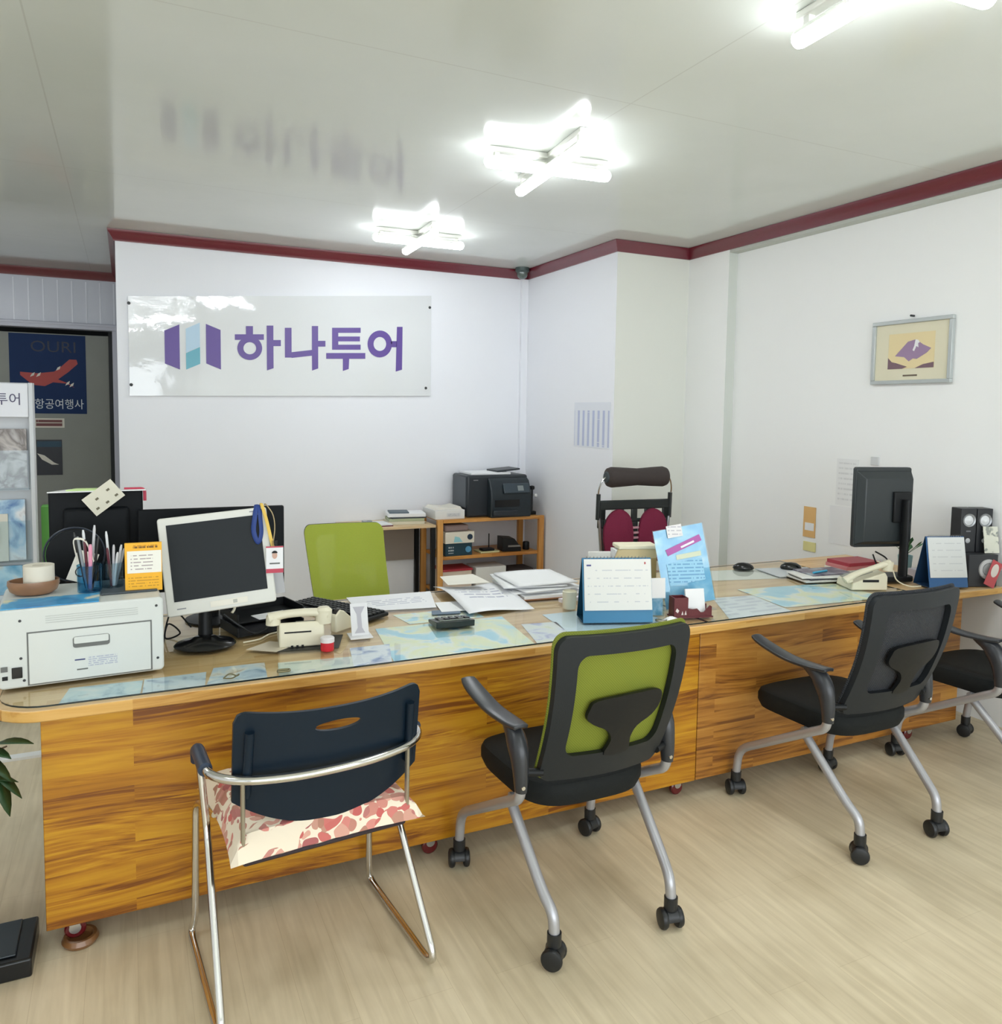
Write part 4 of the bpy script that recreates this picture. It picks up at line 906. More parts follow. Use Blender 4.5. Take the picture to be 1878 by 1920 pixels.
obj('loose_sheet', B().prism([(-0.125, 0.076), (0.12, 0.076), (0.10, 0.10), (0.02, 0.085), (-0.10, 0.098)], 0.24, lambda a, c, d: (a, d-0.12, c)), PAPER2, bb)
# inkjet printer
pt = thing('inkjet_printer', 'bulky black office inkjet printer on top of the pine shelf unit', 'printer', (2.86, 6.20, 0.6885), math.radians(0))
obj('body', bx(-0.30, 0.27, -0.15, 0.18, 0, 0.355), PRN_BLACK, pt, bevel=0.02, seg=3)
obj('side_plate', bx(-0.304, -0.299, -0.13, 0.16, 0.08, 0.34), mat('grey_side_plate', (74, 80, 86), 0.45), pt, bevel=0.002)
obj('paper_feeder', bx(-0.25, 0.12, -0.12, 0.15, 0.356, 0.375), PAPER, pt, bevel=0.003)
obj('feeder_flap', B().box(-0.02, 0.20, -0.10, 0.12, 0, 0.014, Matrix.Translation((0.02, 0, 0.376)) @ Matrix.Rotation(math.radians(-5), 4, 'Y')), PRN_BLACK, pt, bevel=0.003)
pr_ = [(-0.15, 0.0), (-0.235, 0.0), (-0.235, 0.17), (-0.225, 0.235), (-0.19, 0.31), (-0.15, 0.335)]
obj('front_unit', B().prism(pr_, 0.38, lambda a, c, d: (d-0.115, a, c)), mat('printer_front_black', (28, 38, 44), 0.35), pt, bevel=0.012, seg=3)
T = Matrix.Translation((0.10, -0.231, 0.235)) @ Matrix.Rotation(math.radians(-24), 4, 'X')
obj('control_panel', B().box(-0.10, 0.145, -0.012, 0.004, -0.035, 0.055, T), mat('control_panel_slate', (54, 66, 74), 0.3), pt, bevel=0.008)
obj('touch_display', B().box(0.03, 0.085, -0.0135, -0.0125, -0.015, 0.030, T), mat('display_grey', (132, 140, 140), 0.3), pt)
obj('output_slot', bx(-0.08, 0.15, -0.238, -0.234, 0.09, 0.15), BLACKG, pt)
obj('paper_tray', bx(-0.10, 0.13, -0.262, -0.236, 0.015, 0.065), PRN_BLACK, pt, bevel=0.008)
text('lettering', '#4', 0.016, STEEL, (-0.22, -0.1515, 0.315), UPR, pt, 0.0004)
hk = thing('keychain_hook', 'small black gadget with keys hanging at the right side of the black printer', 'hook', (3.19, 6.08, 0.6885))
obj('base', bx(-0.035, 0.03, -0.03, 0.03, 0, 0.03), BLACKP, hk, bevel=0.004); obj('stem', B().tube([(0, 0, 0.03), (0, 0, 0.22)], 0.010, 10), DGREY, hk)
obj('knob', B().lathe([(0, -0.02), (0.02, -0.015), (0.024, 0), (0.02, 0.015), (0, 0.02)], (0.0, 0, 0.235), 'z', 16), BLACKP, hk); obj('bulb', B().lathe([(0, -0.018), (0.016, -0.01), (0.018, 0), (0.014, 0.012), (0, 0.016)], (0.025, -0.02, 0.17), 'z', 16), WHITEP, hk)
# inside the shelf unit
b2 = thing('ink_box', 'dark teal printer-ink box standing on the middle shelf of the pine unit', 'box', (2.47, 6.13, 0.3785))
obj('box', bx(-0.11, 0.13, -0.11, 0.11, 0, 0.105), mat('dark_teal_card', (20, 58, 72), 0.5), b2, bevel=0.002)
obj('emblem', B().lathe([(0.012, -0.002), (0.026, -0.002), (0.026, 0), (0.012, 0)], (0.095, -0.111, 0.05), 'y', 24), mat('blue_ring', (84, 150, 190), 0.5), b2)
obj('label', bx(-0.09, -0.03, -0.1115, -0.1105, 0.015, 0.09), printed('teal_label', (24, 60, 74), (190, 200, 204), rows=3, thick=0.5, ax='xz'), b2)
b3 = thing('paper_ream_box', 'white paper box on top of the dark teal ink box', 'box', (2.48, 6.13, 0.4845))
obj('box', bx(-0.125, 0.135, -0.12, 0.12, 0, 0.095), mat('cream_card', (228, 222, 206), 0.5), b3, bevel=0.002)
obj('emblem', B().lathe([(0.012, -0.002), (0.024, -0.002), (0.024, 0), (0.012, 0)], (0.095, -0.121, 0.05), 'y', 24), mat('navy_ring', (28, 52, 74), 0.5), b3)
obj('print_patch', B().prism([(-0.05, 0.01), (0.03, 0.01), (0.0, 0.05), (-0.04, 0.06)], 0.001, lambda a, c, d: (a, -0.1215+d, c)), mat('aqua_print', (150, 206, 214), 0.5), b3)
stackbox('cloth_bundle', 'brownish folded bag lying on the white paper box inside the shelf', 'bag', 2.46, 6.13, 0.5805, 0.22, 0.2, 0.055, mat('brown_grey_cloth', (150, 130, 126), 0.8), 4, 0.015)
rt_ = thing('wifi_router', 'flat black router with upright antenna on the middle shelf', 'router', (2.77, 6.10, 0.3925))
obj('body', bx(-0.055, 0.06, -0.04, 0.04, 0, 0.02), BLACKP, rt_, bevel=0.006); obj('antenna', B().tube([(0.035, 0.03, 0.02), (0.035, 0.03, 0.14)], 0.005, 8), BLACKP, rt_)
stackbox('paper_pad', 'pale yellow-green paper pad under the black router', 'paper', 2.78, 6.12, 0.3785, 0.18, 0.14, 0.013, BK('pad_yellow', (214, 212, 160)), 3)
ph = thing('desk_unit', 'black desk gadget with silver strip on the middle shelf, right of the router', 'device', (3.0, 6.12, 0.3785), math.radians(-8))
obj('body', B().prism([(-0.09, 0), (0.08, 0), (0.08, 0.03), (0.02, 0.11), (-0.09, 0.12)], 0.16, lambda a, c, d: (a, d-0.08, c)), BLACKP, ph, bevel=0.004)
obj('silver_strip', bx(-0.04, 0.07, -0.083, -0.0805, 0.04, 0.055), STEEL, ph)
tag(obj('jar', B().lathe([(0, 0), (0.028, 0), (0.03, 0.01), (0.03, 0.06), (0.024, 0.07), (0, 0.07)], (3.15, 6.10, 0.3785), 'z', 20), BLACKP), 'small black jar at the right end of the middle shelf', 'jar')
stackbox('storage_box', 'cream box with red lid edge on the bottom shelf of the pine unit', 'box', 2.47, 6.13, 0.0685, 0.26, 0.22, 0.18, mat('cream_box', (222, 206, 190), 0.6), 0)
o = stackbox('box_lid', 'red-rimmed lid of the cream box on the bottom shelf', 'lid', 2.47, 6.13, 0.2495, 0.275, 0.235, 0.016, mat('red_lid', (170, 50, 60), 0.5), 0)
stackbox('storage_box', 'plain white box beside the red-lidded box on the bottom shelf', 'box', 2.78, 6.13, 0.0685, 0.28, 0.22, 0.195, mat('plain_white_box', (226, 226, 222), 0.6), 0)
stackbox('storage_box', 'dark box at the right end of the bottom shelf of the pine unit', 'box', 3.08, 6.15, 0.0685, 0.24, 0.2, 0.15, mat('dark_brown_box', (70, 60, 58), 0.7), 0)

# ------------------------------------------------------------------ things on the counter, from the left end
T1 = T0+0.0003
# laser printer seen from its rear side
lp = thing('laser_printer', 'boxy white laser printer at the left end of the counter, its back towards the viewer', 'printer', (-0.130, 2.66, T1), math.radians(3))
LPW = mat('printer_grey_white', (208, 212, 208), 0.45, bump=0.03, bscale=500)
# local x -0.225..0.222, y 0..0.34, z 0..0.235
b = B().prism(rrect(0.447, 0.235, 0.014, 5, 0, 0.1215), 0.34, lambda a, c, d: (a, d, c))
obj('body', b, LPW, lp, bevel=0.006, seg=3)
obj('rear_cover', bx(-0.145, 0.185, -0.0035, -0.0002, 0.012, 0.165), LPW, lp, bevel=0.002)
LN = mat('seam_shadow_grey', (104, 106, 104), 0.6)
b = B(); b.box(-0.149, 0.189, -0.0012, -0.0003, 0.009, 0.169)
obj('cover_seam', b, LN, lp)
obj('handle_recess', B().prism(rrect(0.10, 0.034, 0.008, 4, 0.02, 0.125), 0.0015, lambda a, c, d: (a, -0.0055+d, c)), LN, lp)
obj('handle_grip', B().prism(rrect(0.094, 0.021, 0.004, 4, 0.02, 0.131), 0.003, lambda a, c, d: (a, -0.0085+d, c)), LPW, lp, bevel=0.001)
obj('power_socket', bx(-0.189, -0.162, -0.004, -0.0003, 0.035, 0.068), BLACKG, lp, bevel=0.003)
obj('usb_port', bx(-0.213, -0.199, -0.003, -0.0003, 0.033, 0.044), BLACKP, lp)
obj('network_port', bx(-0.216, -0.199, -0.003, -0.0003, 0.058, 0.073), LN, lp)
for x, z in ((-0.165, 0.205), (-0.165, 0.093), (0.203, 0.213), (0.205, 0.045), (-0.158, 0.026)): obj('screw', B().lathe([(0, 0), (0.0042, 0), (0.0035, -0.0015), (0, -0.0015)], (x, -0.0003, z), 'y', 12), DGREY, lp)
for k in range(4): obj('vent_line', bx(-0.10, 0.15, -0.0012, -0.0002, 0.192+k*0.0065, 0.1932+k*0.0065), mat('vent_grey', (182, 186, 182), 0.6), lp)
obj('rating_label', bx(0.01, 0.09, -0.0042, -0.0035, 0.047, 0.078), printed('rating_print', (206, 210, 208), (168, 174, 190), rows=5, thick=0.5, words=12, ax='xz', x0=0.0, x1=1, y0=0, y1=1), lp)
text('lettering', '#5', 0.0085, mat('navy_logo_ink', (52, 58, 110), 0.5), (-0.012, -0.0042, 0.070), UPR, lp, 0.0003)
text('lettering', '#5', 0.009, LN, (-0.006, -0.0042, 0.040), UPR, lp, 0.0003)
obj('top_vent', bx(0.05, 0.215, 0.09, 0.30, 0.2395, 0.246), mat('dark_grey_top', (70, 78, 84), 0.5), lp, bevel=0.003)
PZ = T1+0.2396
flat('brochure', [(-0.348, 2.655), (-0.088, 2.670), (-0.088, 2.79), (-0.348, 2.785)], PZ, mapmat('printer_top_brochure', [(0.3, (40, 130, 190)), (0.5, (80, 168, 214)), (0.6, (226, 222, 190)), (0.7, (236, 238, 240))], 9, 33), 'bright blue brochure lying on top of the white laser printer', 'brochure', 0.0025)
bw = tag(obj('oval_bowl', B().lathe([(0, 0.004), (0.052, 0.0), (0.066, 0.010), (0.073, 0.030), (0.072, 0.042), (0.066, 0.042), (0.064, 0.030), (0.056, 0.014), (0, 0.010)], (0, 0, 0), 'z', 36), mat('brown_wood_bowl', (142, 104, 76), 0.3, coat=0.3, vary=0.3, vscale=14), loc=(-0.277, 2.86, PZ+0.003)), 'oval brown wooden bowl on the white laser printer', 'bowl')
bw.scale = (1.0, 0.8, 1.0)
b = B().lathe([(0.018, 0), (0.044, 0), (0.044, 0.078), (0.018, 0.078), (0.018, 0.0)], (-0.262, 2.862, PZ+0.0135), 'z', 32)
tag(obj('paper_roll', b, mat('cream_roll', (222, 216, 200), 0.7)), 'cream paper roll standing in the brown wooden bowl', 'roll')
# note card behind
nc = thing('note_card', 'white card with a black ring leaning behind the wooden bowl', 'card', (-0.165, 2.955, PZ+0.0005), math.radians(-12))
T = Matrix.Rotation(math.radians(-22), 4, 'X') @ Matrix.Rotation(math.radians(16), 4, 'Y')
obj('card', B().box(-0.035, 0.035, -0.001, 0.001, 0.010, 0.115, T), PAPER2, nc)
b = B(); ang = [T @ Vector((0.0+0.016*math.cos(t), -0.0015, 0.045+0.016*math.sin(t))) for t in [2*PI*k/20 for k in range(20)]]
b.tube(ang, 0.0018, 6, closed=True); obj('printed_ring', b, BLACKP, nc)
# pen holders
def pen_pot(name, lab, x, y, r, h, m):
    return tag(obj(name, B().lathe([(0, 0), (r, 0), (r*1.03, h), (r*1.03-0.003, h), (r-0.003, 0.004), (0, 0.004)], (x, y, PZ+0.003), 'z', 28), m, smooth=True), lab, 'pen holder')
pen_pot('pen_holder', 'blue clear plastic pen cup with many pens on the laser printer', -0.118, 2.83, 0.036, 0.085, clear_plastic('blue_clear_plastic', (0.45, 0.72, 0.86)))
pen_pot('pen_holder', 'clear pen cup right of the blue one on the laser printer', -0.052, 2.855, 0.034, 0.085, clear_plastic('grey_clear_plastic', (0.80, 0.88, 0.92)))
pcol = [('pen_black', (24, 26, 28), 'black'), ('pen_white', (220, 222, 224), 'white'), ('pen_pink', (226, 150, 176), 'pink'), ('pen_grey', (150, 154, 158), 'grey'), ('pen_silver', (196, 196, 200), 'silver'), ('pen_maroon', (96, 40, 52), 'maroon')]
rnd = random.Random(3)
def pen(px, py, i, ci, ln, grp, lab, dx, dy, r=0.0042):
    p0 = Vector((px+dx*0.3, py+dy*0.3, PZ+0.008)); p1 = p0+Vector((dx*1.1, dy*1.1, ln))
    nm, c_, _ = pcol[ci]
    return tag(obj('pen', B().tube([p0, p0.lerp(p1, 0.03), p0.lerp(p1, 0.93), p1], [0.001, r, r, r*0.6], 10), mat(nm, c_, 0.35)), lab, 'pen', grp)
G1 = 'pens in the blue cup on the laser printer'; G2 = 'pens in the clear cup on the laser printer'
for i, (ci, ln, dx, dy, lab) in enumerate(((0, 0.185, -0.030, 0.008, 'black pen leaning far left in the blue pen cup'), (3, 0.175, -0.022, -0.012, 'grey pen leaning left in the blue pen cup'), (2, 0.15, 0.004, -0.022, 'pink pen at the front of the blue pen cup'),
        (5, 0.165, -0.008, -0.016, 'maroon pen left of the pink pen in the blue cup'), (1, 0.19, -0.012, 0.018, 'white pen at the back of the blue pen cup'), (4, 0.205, 0.012, 0.012, 'silver pen, the tallest in the blue pen cup'), (0, 0.17, 0.020, -0.004, 'black pen at the right of the blue pen cup'))):
    pen(-0.118, 2.83, i, ci, ln, G1, lab, dx, dy, 0.006 if ci == 2 else 0.0045)
for i, (ci, ln, dx, dy, lab) in enumerate(((1, 0.18, -0.012, 0.010, 'white pen, the tallest in the clear cup'), (4, 0.14, 0.004, -0.016, 'silver pen at the front of the clear cup'), (1, 0.135, 0.020, 0.002, 'white pen leaning right in the clear cup'), (3, 0.125, 0.026, -0.010, 'grey pen leaning furthest right in the clear cup'), (5, 0.13, -0.010, -0.014, 'maroon pen at the left of the clear cup'), (1, 0.115, 0.012, -0.018, 'short white pen at the right front of the clear cup'))):
    pen(-0.052, 2.855, i, ci, ln, G2, lab, dx, dy)
b = B(); bk = cr([(-0.150, 2.82, PZ+0.10), (-0.160, 2.81, PZ+0.165), (-0.150, 2.805, PZ+0.178), (-0.125, 2.81, PZ+0.165), (-0.105, 2.82, PZ+0.10)], 4)
b.tube(bk, 0.006, 8, flat=0.35); tag(obj('paper_ribbon', b, PAPER2), 'looped cream paper ribbon sticking out of the blue pen cup', 'ribbon')
# yellow sign card
yc = thing('notice_card', 'yellow and white notice card standing at the right edge of the laser printer', 'card', (0.040, 2.775, PZ+0.0005), math.radians(-2))
YL = mat('amber_card', (240, 178, 36), 0.5)
obj('card', bx(-0.055, 0.055, 0, 0.012, 0, 0.158), YL, yc, bevel=0.001)
obj('white_field', bx(-0.048, 0.053, -0.001, -0.0001, 0.060, 0.132), printed('notice_small_print', (236, 234, 224), (172, 160, 160), rows=6.5, thick=0.32, words=9, ax='xz', x1=0.75), yc)
obj('lower_field', bx(-0.050, 0.050, -0.001, -0.0001, 0.006, 0.052), printed('amber_print', (240, 178, 36), (196, 138, 30), rows=5, thick=0.35, words=14, ax='xz', x0=0.05, x1=0.95), yc)
obj('title', bx(-0.030, 0.042, -0.001, -0.0001, 0.141, 0.150), printed('amber_title', (236, 168, 30), (120, 84, 24), rows=1.2, thick=0.8, words=12, ax='xz', x0=0, x1=1, y0=0, y1=1), yc)
# staff monitors
MON = mat('matte_black_monitor', (12, 16, 20), 0.55, spec=0.2)
def black_monitor(lab, x0, x1, z0, z1, y, rot=0):
    t = thing('black_monitor', lab, 'monitor', ((x0+x1)/2, y, T1 if y < 3.4 else DT), math.radians(rot)); hw = (x1-x0)/2; zb = T1
    obj('housing', bx(-hw, hw, 0, 0.022, z0-zb, z1-zb), MON, t, bevel=0.006)
    obj('back_cover', bx(-hw*0.7, hw*0.7, -0.028, 0, z0-zb+0.05, z1-zb-0.06), MON, t, bevel=0.015)
    obj('screen', bx(-hw+0.012, hw-0.012, 0.022, 0.0235, z0-zb+0.02, z1-zb-0.012), SCREEN, t)
    obj('stand', B().tube([(0, 0.0, 0.012), (0, 0.0, z0-zb+0.08)], 0.028, 14, flat=0.6), BLACKP, t)
    obj('base', B().lathe([(0, 0), (0.11, 0), (0.11, 0.006), (0.03, 0.014), (0, 0.014)], (0, 0, 0), 'z', 32), BLACKP, t)
    return t
black_monitor('large black monitor with papers on its top edge, behind the laser printer', -0.27, 0.05, 0.86, 1.255, 3.345)
black_monitor('wide black monitor directly behind the white-framed screen', 0.03, 0.572, 0.86, 1.185, 3.27, -2)
tag(obj('white_sheet', B().prism([(-0.27, 3.30), (0.06, 3.31), (0.065, 3.37), (-0.20, 3.40)], 0.004, lambda a, c, d: (a, c, 1.2565+d)), PAPER, smooth=False), 'white sheet lying flat on top of the large black monitor', 'paper')
tag(obj('green_sheet', B().prism([(-0.21, 3.315), (-0.05, 3.315), (-0.06, 3.37), (-0.18, 3.38)], 0.004, lambda a, c, d: (a, c, 1.261+d)), mat('pale_green_paper', (206, 232, 160), 0.7), smooth=False), 'pale green sheet on top of the white one on the black monitor', 'paper')
mc = thing('memo_card', 'cream memo card hanging askew over the top edge of the large black monitor', 'card', (-0.085, 3.300, 1.235), 0)
T = Matrix.Rotation(math.radians(-38), 4, 'Y')
obj('card', B().box(-0.062, 0.062, -0.002, 0.0, -0.04, 0.04, T), mat('cream_memo', (222, 218, 200), 0.7), mc)
for u, v in ((-0.04, -0.02), (0.0, -0.022), (0.04, -0.02), (-0.02, 0.01), (0.03, 0.014)): obj('ink_dot', B().box(u-0.006, u+0.006, -0.003, -0.002, v-0.004, v+0.004, T), mat('ink_olive', (110, 104, 84), 0.7), mc)
tag(obj('red_clip', B().tube(fillet([(-0.015, 3.335, 1.262), (0.057, 3.335, 1.262), (0.057, 3.335, 1.215)], 0.015, 5), 0.006, 8), mat('red_clip', (190, 60, 84), 0.4)), 'small red bracket on the top right corner of the large black monitor', 'clip')
fn = thing('round_fan', 'dark round fan-like disc standing behind the wooden bowl, in front of the large black monitor', 'fan', (-0.175, 3.12, T1))
obj('guard', B().tube([(0.095*math.cos(2*PI*k/40), 0, 0.315+0.095*math.sin(2*PI*k/40)) for k in range(40)], 0.0035, 8, closed=True), mat('fan_ring', (34, 42, 56), 0.4), fn)
obj('disc', B().lathe([(0, -0.01), (0.088, -0.006), (0.09, 0.006), (0, 0.012)], (0, 0, 0.315), 'y', 36), MON, fn)
obj('stem', B().tube([(0, 0.004, 0.012), (0, 0.004, 0.24)], 0.012, 10), MON, fn); obj('base', B().lathe([(0, 0), (0.07, 0), (0.065, 0.012), (0, 0.014)], seg=28), MON, fn)
# white LCD monitor, tilted
wm = thing('white_framed_monitor', 'small square LCD monitor with white frame and black foot, badge hanging on its corner', 'monitor', (0.235, 2.905, T1), math.radians(-6))
WF_ = mat('monitor_ivory_white', (214, 214, 206), 0.4)
TM = Matrix.Translation((0.045, 0.03, 0.295)) @ Matrix.Rotation(math.radians(-7), 4, 'X') @ Matrix.Rotation(math.radians(-5.5), 4, 'Y')
w2, h2 = 0.183, 0.172
b = B().prism(rrect(2*w2, 2*h2, 0.010, 4), 0.026, lambda a, c, d: TM @ Vector((a, d-0.013, c)))
obj('housing', b, WF_, wm, bevel=0.004)
b = B().prism(rrect(2*w2-0.09, 2*h2-0.09, 0.02, 4), 0.03, lambda a, c, d: TM @ Vector((a, 0.0132+d, c)))
obj('back_cover', b, WF_, wm, bevel=0.01)
obj('screen', B().box(-w2+0.027, w2-0.026, -0.0150, -0.0132, -h2+0.050, h2-0.026, TM), SCREEN, wm)
obj('front_strip', B().box(-0.04, 0.085, -0.0150, -0.0132, -h2+0.014, -h2+0.034, TM), mat('warm_white_strip', (226, 222, 208), 0.4), wm)
obj('power_button', B().box(0.036, 0.050, -0.0158, -0.0150, -h2+0.018, -h2+0.030, TM), mat('button_grey', (178, 178, 168), 0.4), wm, bevel=0.002)
for nm_, u, v, s__ in (('#5', 0.14, h2-0.012, 0.010), ('#5', -0.135, -h2+0.024, 0.009)):
    q = TM @ Vector((u, -0.0134, v)); o = text('lettering', nm_, s__, mat('grey_logo', (140, 142, 146), 0.5), (0, 0, 0), UPR, wm, 0.0003)
    o.matrix_local = TM @ Matrix.Translation((u, -0.0134, v)) @ Matrix.Rotation(PI/2, 4, 'X')
obj('stand', B().tube([(0.0, 0.045, 0.02), (0.0, 0.05, 0.10), (0.01, 0.055, 0.20)], [0.034, 0.030, 0.03], 18, flat=0.75), BLACKP, wm)
obj('hinge', B().lathe([(0, -0.03), (0.035, -0.03), (0.035, 0.03), (0, 0.03)], (0.01, 0.055, 0.14), 'x', 20), BLACKP, wm)
b = B().lathe([(0, 0), (0.10, 0), (0.104, 0.006), (0.096, 0.014), (0.05, 0.024), (0.035, 0.034), (0, 0.036)], (0, 0.0, 0), 'z', 40)
for v in b.bm.verts: v.co.y *= 0.85
obj('base', b, BLACKG, wm)
# grey sheet and lanyards
obj('side_flap', B().box(w2-0.03, w2+0.035, 0.028, 0.030, -0.15, 0.01, TM), mat('silver_grey_card', (176, 176, 178), 0.5), wm, label='silver grey flap behind the right edge')
def wpt(u, v, d): return wm.matrix_world @ (TM @ Vector((u, d, v)))
bpy.context.view_layer.update()
def lany(name, lab, m, pts, r, grp='lanyards on the corner of the white-framed monitor'):
    return tag(obj(name, B().tube(cr(pts, 6), r, 8, flat=0.35), m), lab, 'lanyard', grp)
bl = mat('blue_lanyard', (34, 62, 130), 0.6); yl = mat('yellow_lanyard', (226, 190, 90), 0.6)
cx0 = w2-0.018
P0 = [wpt(cx0-0.012, h2+0.004, 0.02), wpt(cx0-0.014, h2+0.007, -0.005), wpt(cx0-0.024, h2-0.03, -0.022), wpt(cx0-0.034, h2-0.085, -0.022), wpt(cx0-0.022, h2-0.125, -0.022), wpt(cx0-0.008, h2-0.09, -0.022), wpt(cx0-0.006, h2-0.03, -0.022), wpt(cx0-0.002, h2+0.007, -0.005)]
lany('lanyard', 'blue lanyard looped over the top right corner of the white-framed monitor', bl, P0, 0.0085)
P0 = [wpt(cx0+0.004, h2+0.006, 0.02), wpt(cx0+0.004, h2+0.009, -0.012), wpt(cx0+0.014, h2-0.05, -0.026), wpt(cx0+0.022, h2-0.12, -0.026), wpt(cx0+0.026, h2-0.15, -0.024)]
lany('lanyard', 'yellow lanyard hanging down to the photo badge', yl, P0, 0.006)
P0 = [wpt(cx0+0.016, h2+0.006, 0.02), wpt(cx0+0.018, h2+0.009, -0.008), wpt(cx0+0.038, h2-0.03, -0.016), wpt(cx0+0.040, h2-0.08, -0.018), wpt(cx0+0.026, h2-0.14, -0.024)]
lany('lanyard', 'thin cord loop beside the yellow lanyard on the monitor corner', mat('tan_cord', (170, 150, 110), 0.6), P0, 0.0022)
bp = wpt(cx0+0.027, h2-0.19, -0.026)
bd = thing('photo_badge', 'white and red identity badge with a small portrait hanging from the yellow lanyard', 'badge', tuple(bp), math.radians(-6))
obj('card', bx(-0.030, 0.030, -0.001, 0.001, -0.052, 0.045), mat('badge_white', (232, 232, 234), 0.4), bd, bevel=0.001)
obj('red_band', bx(-0.030, 0.030, -0.0022, -0.001, -0.052, -0.037), mat('badge_red', (190, 62, 84), 0.4), bd)
obj('red_top', bx(-0.030, 0.030, -0.0022, -0.001, 0.040, 0.045), mat('badge_red', (190, 62, 84), 0.4), bd)
obj('portrait', B().prism([(0.009*math.cos(t), 0.012+0.013*math.sin(t)) for t in [2*PI*k/16 for k in range(16)]], 0.001, lambda a, c, d: (a, -0.0025+d, c)), mat('portrait_skin', (206, 168, 150), 0.6), bd)
obj('portrait_hair', B().prism([(0.010*math.cos(t), 0.020+0.009*math.sin(t)) for t in [PI*k/10 for k in range(11)]], 0.001, lambda a, c, d: (a, -0.0035+d, c)), BLACKP, bd)
obj('print_line', bx(-0.018, 0.018, -0.002, -0.001, -0.020, -0.015), LN, bd)
obj('clip', bx(-0.010, 0.010, -0.003, 0.002, 0.046, 0.066), clear_plastic('badge_clip', (0.8, 0.8, 0.84)), bd)
# black clutter behind the monitor foot
kt = thing('document_tray', 'black stacked desk tray between the white-framed monitor and the left telephone', 'tray', (0.455, 3.075, T1), math.radians(14))
for i, z in enumerate((0.0, 0.05)):
    b = B(); b.box(-0.13, 0.13, -0.09, 0.09, z, z+0.005); b.box(-0.13, -0.124, -0.09, 0.09, z+0.005, z+0.035); b.box(0.124, 0.13, -0.09, 0.09, z+0.005, z+0.035); b.box(-0.124, 0.124, 0.084, 0.09, z+0.005, z+0.035)
    obj('shelf', b, BLACKP, kt, bevel=0.001)
for sx in (-1, 1): obj('riser', bx(sx*0.12-0.004, sx*0.12+0.004, 0.07, 0.08, 0.03, 0.055), BLACKP, kt)
tag(obj('paper_slip', bx(-0.07, 0.06, -0.04, 0.03, 0, 0.002), PAPER, loc=(0.485, 3.035, T1+0.0555), rot=(0, 0, 0.3)), 'white slip on the black desk tray', 'paper')
CB = 'cables behind the white-framed monitor'
def cable(lab, pts, r, m, grp=None, name='cable'): return tag(obj(name, B().tube(cr(pts, 8), r, 8), m), lab, 'cable', grp)
cable('black cable in loops left of the monitor foot', [(0.10, 2.96, T1+0.003), (0.12, 3.02, T1+0.06), (0.16, 3.03, T1+0.02), (0.11, 3.05, T1+0.004), (0.14, 3.10, T1+0.09), (0.20, 3.06, T1+0.03)], 0.003, BLACKP, CB)
cable('black cable crossing in front of the black desk tray', [(0.30, 2.93, T1+0.10), (0.36, 2.92, T1+0.05), (0.42, 2.93, T1+0.02), (0.52, 2.94, T1+0.085)], 0.004, BLACKP, CB)
cable('beige cable arching behind the monitor hinge', [(0.28, 2.96, T1+0.17), (0.32, 2.95, T1+0.16), (0.34, 2.95, T1+0.12), (0.33, 2.94, T1+0.10)], 0.005, CREAM, CB)
flat('envelope', [(0.36, 2.80), (0.45, 2.735), (0.54, 2.80), (0.45, 2.87)], T1, mat('beige_envelope', (212, 202, 182), 0.7), 'beige envelope lying between the monitor foot and the left telephone', 'envelope', 0.0015)
cable('beige telephone cord running to the monitor', [(0.36, 2.88, T1+0.004), (0.42, 2.90, T1+0.004), (0.46, 2.95, T1+0.004), (0.50, 2.97, T1+0.004)], 0.0028, CREAM)
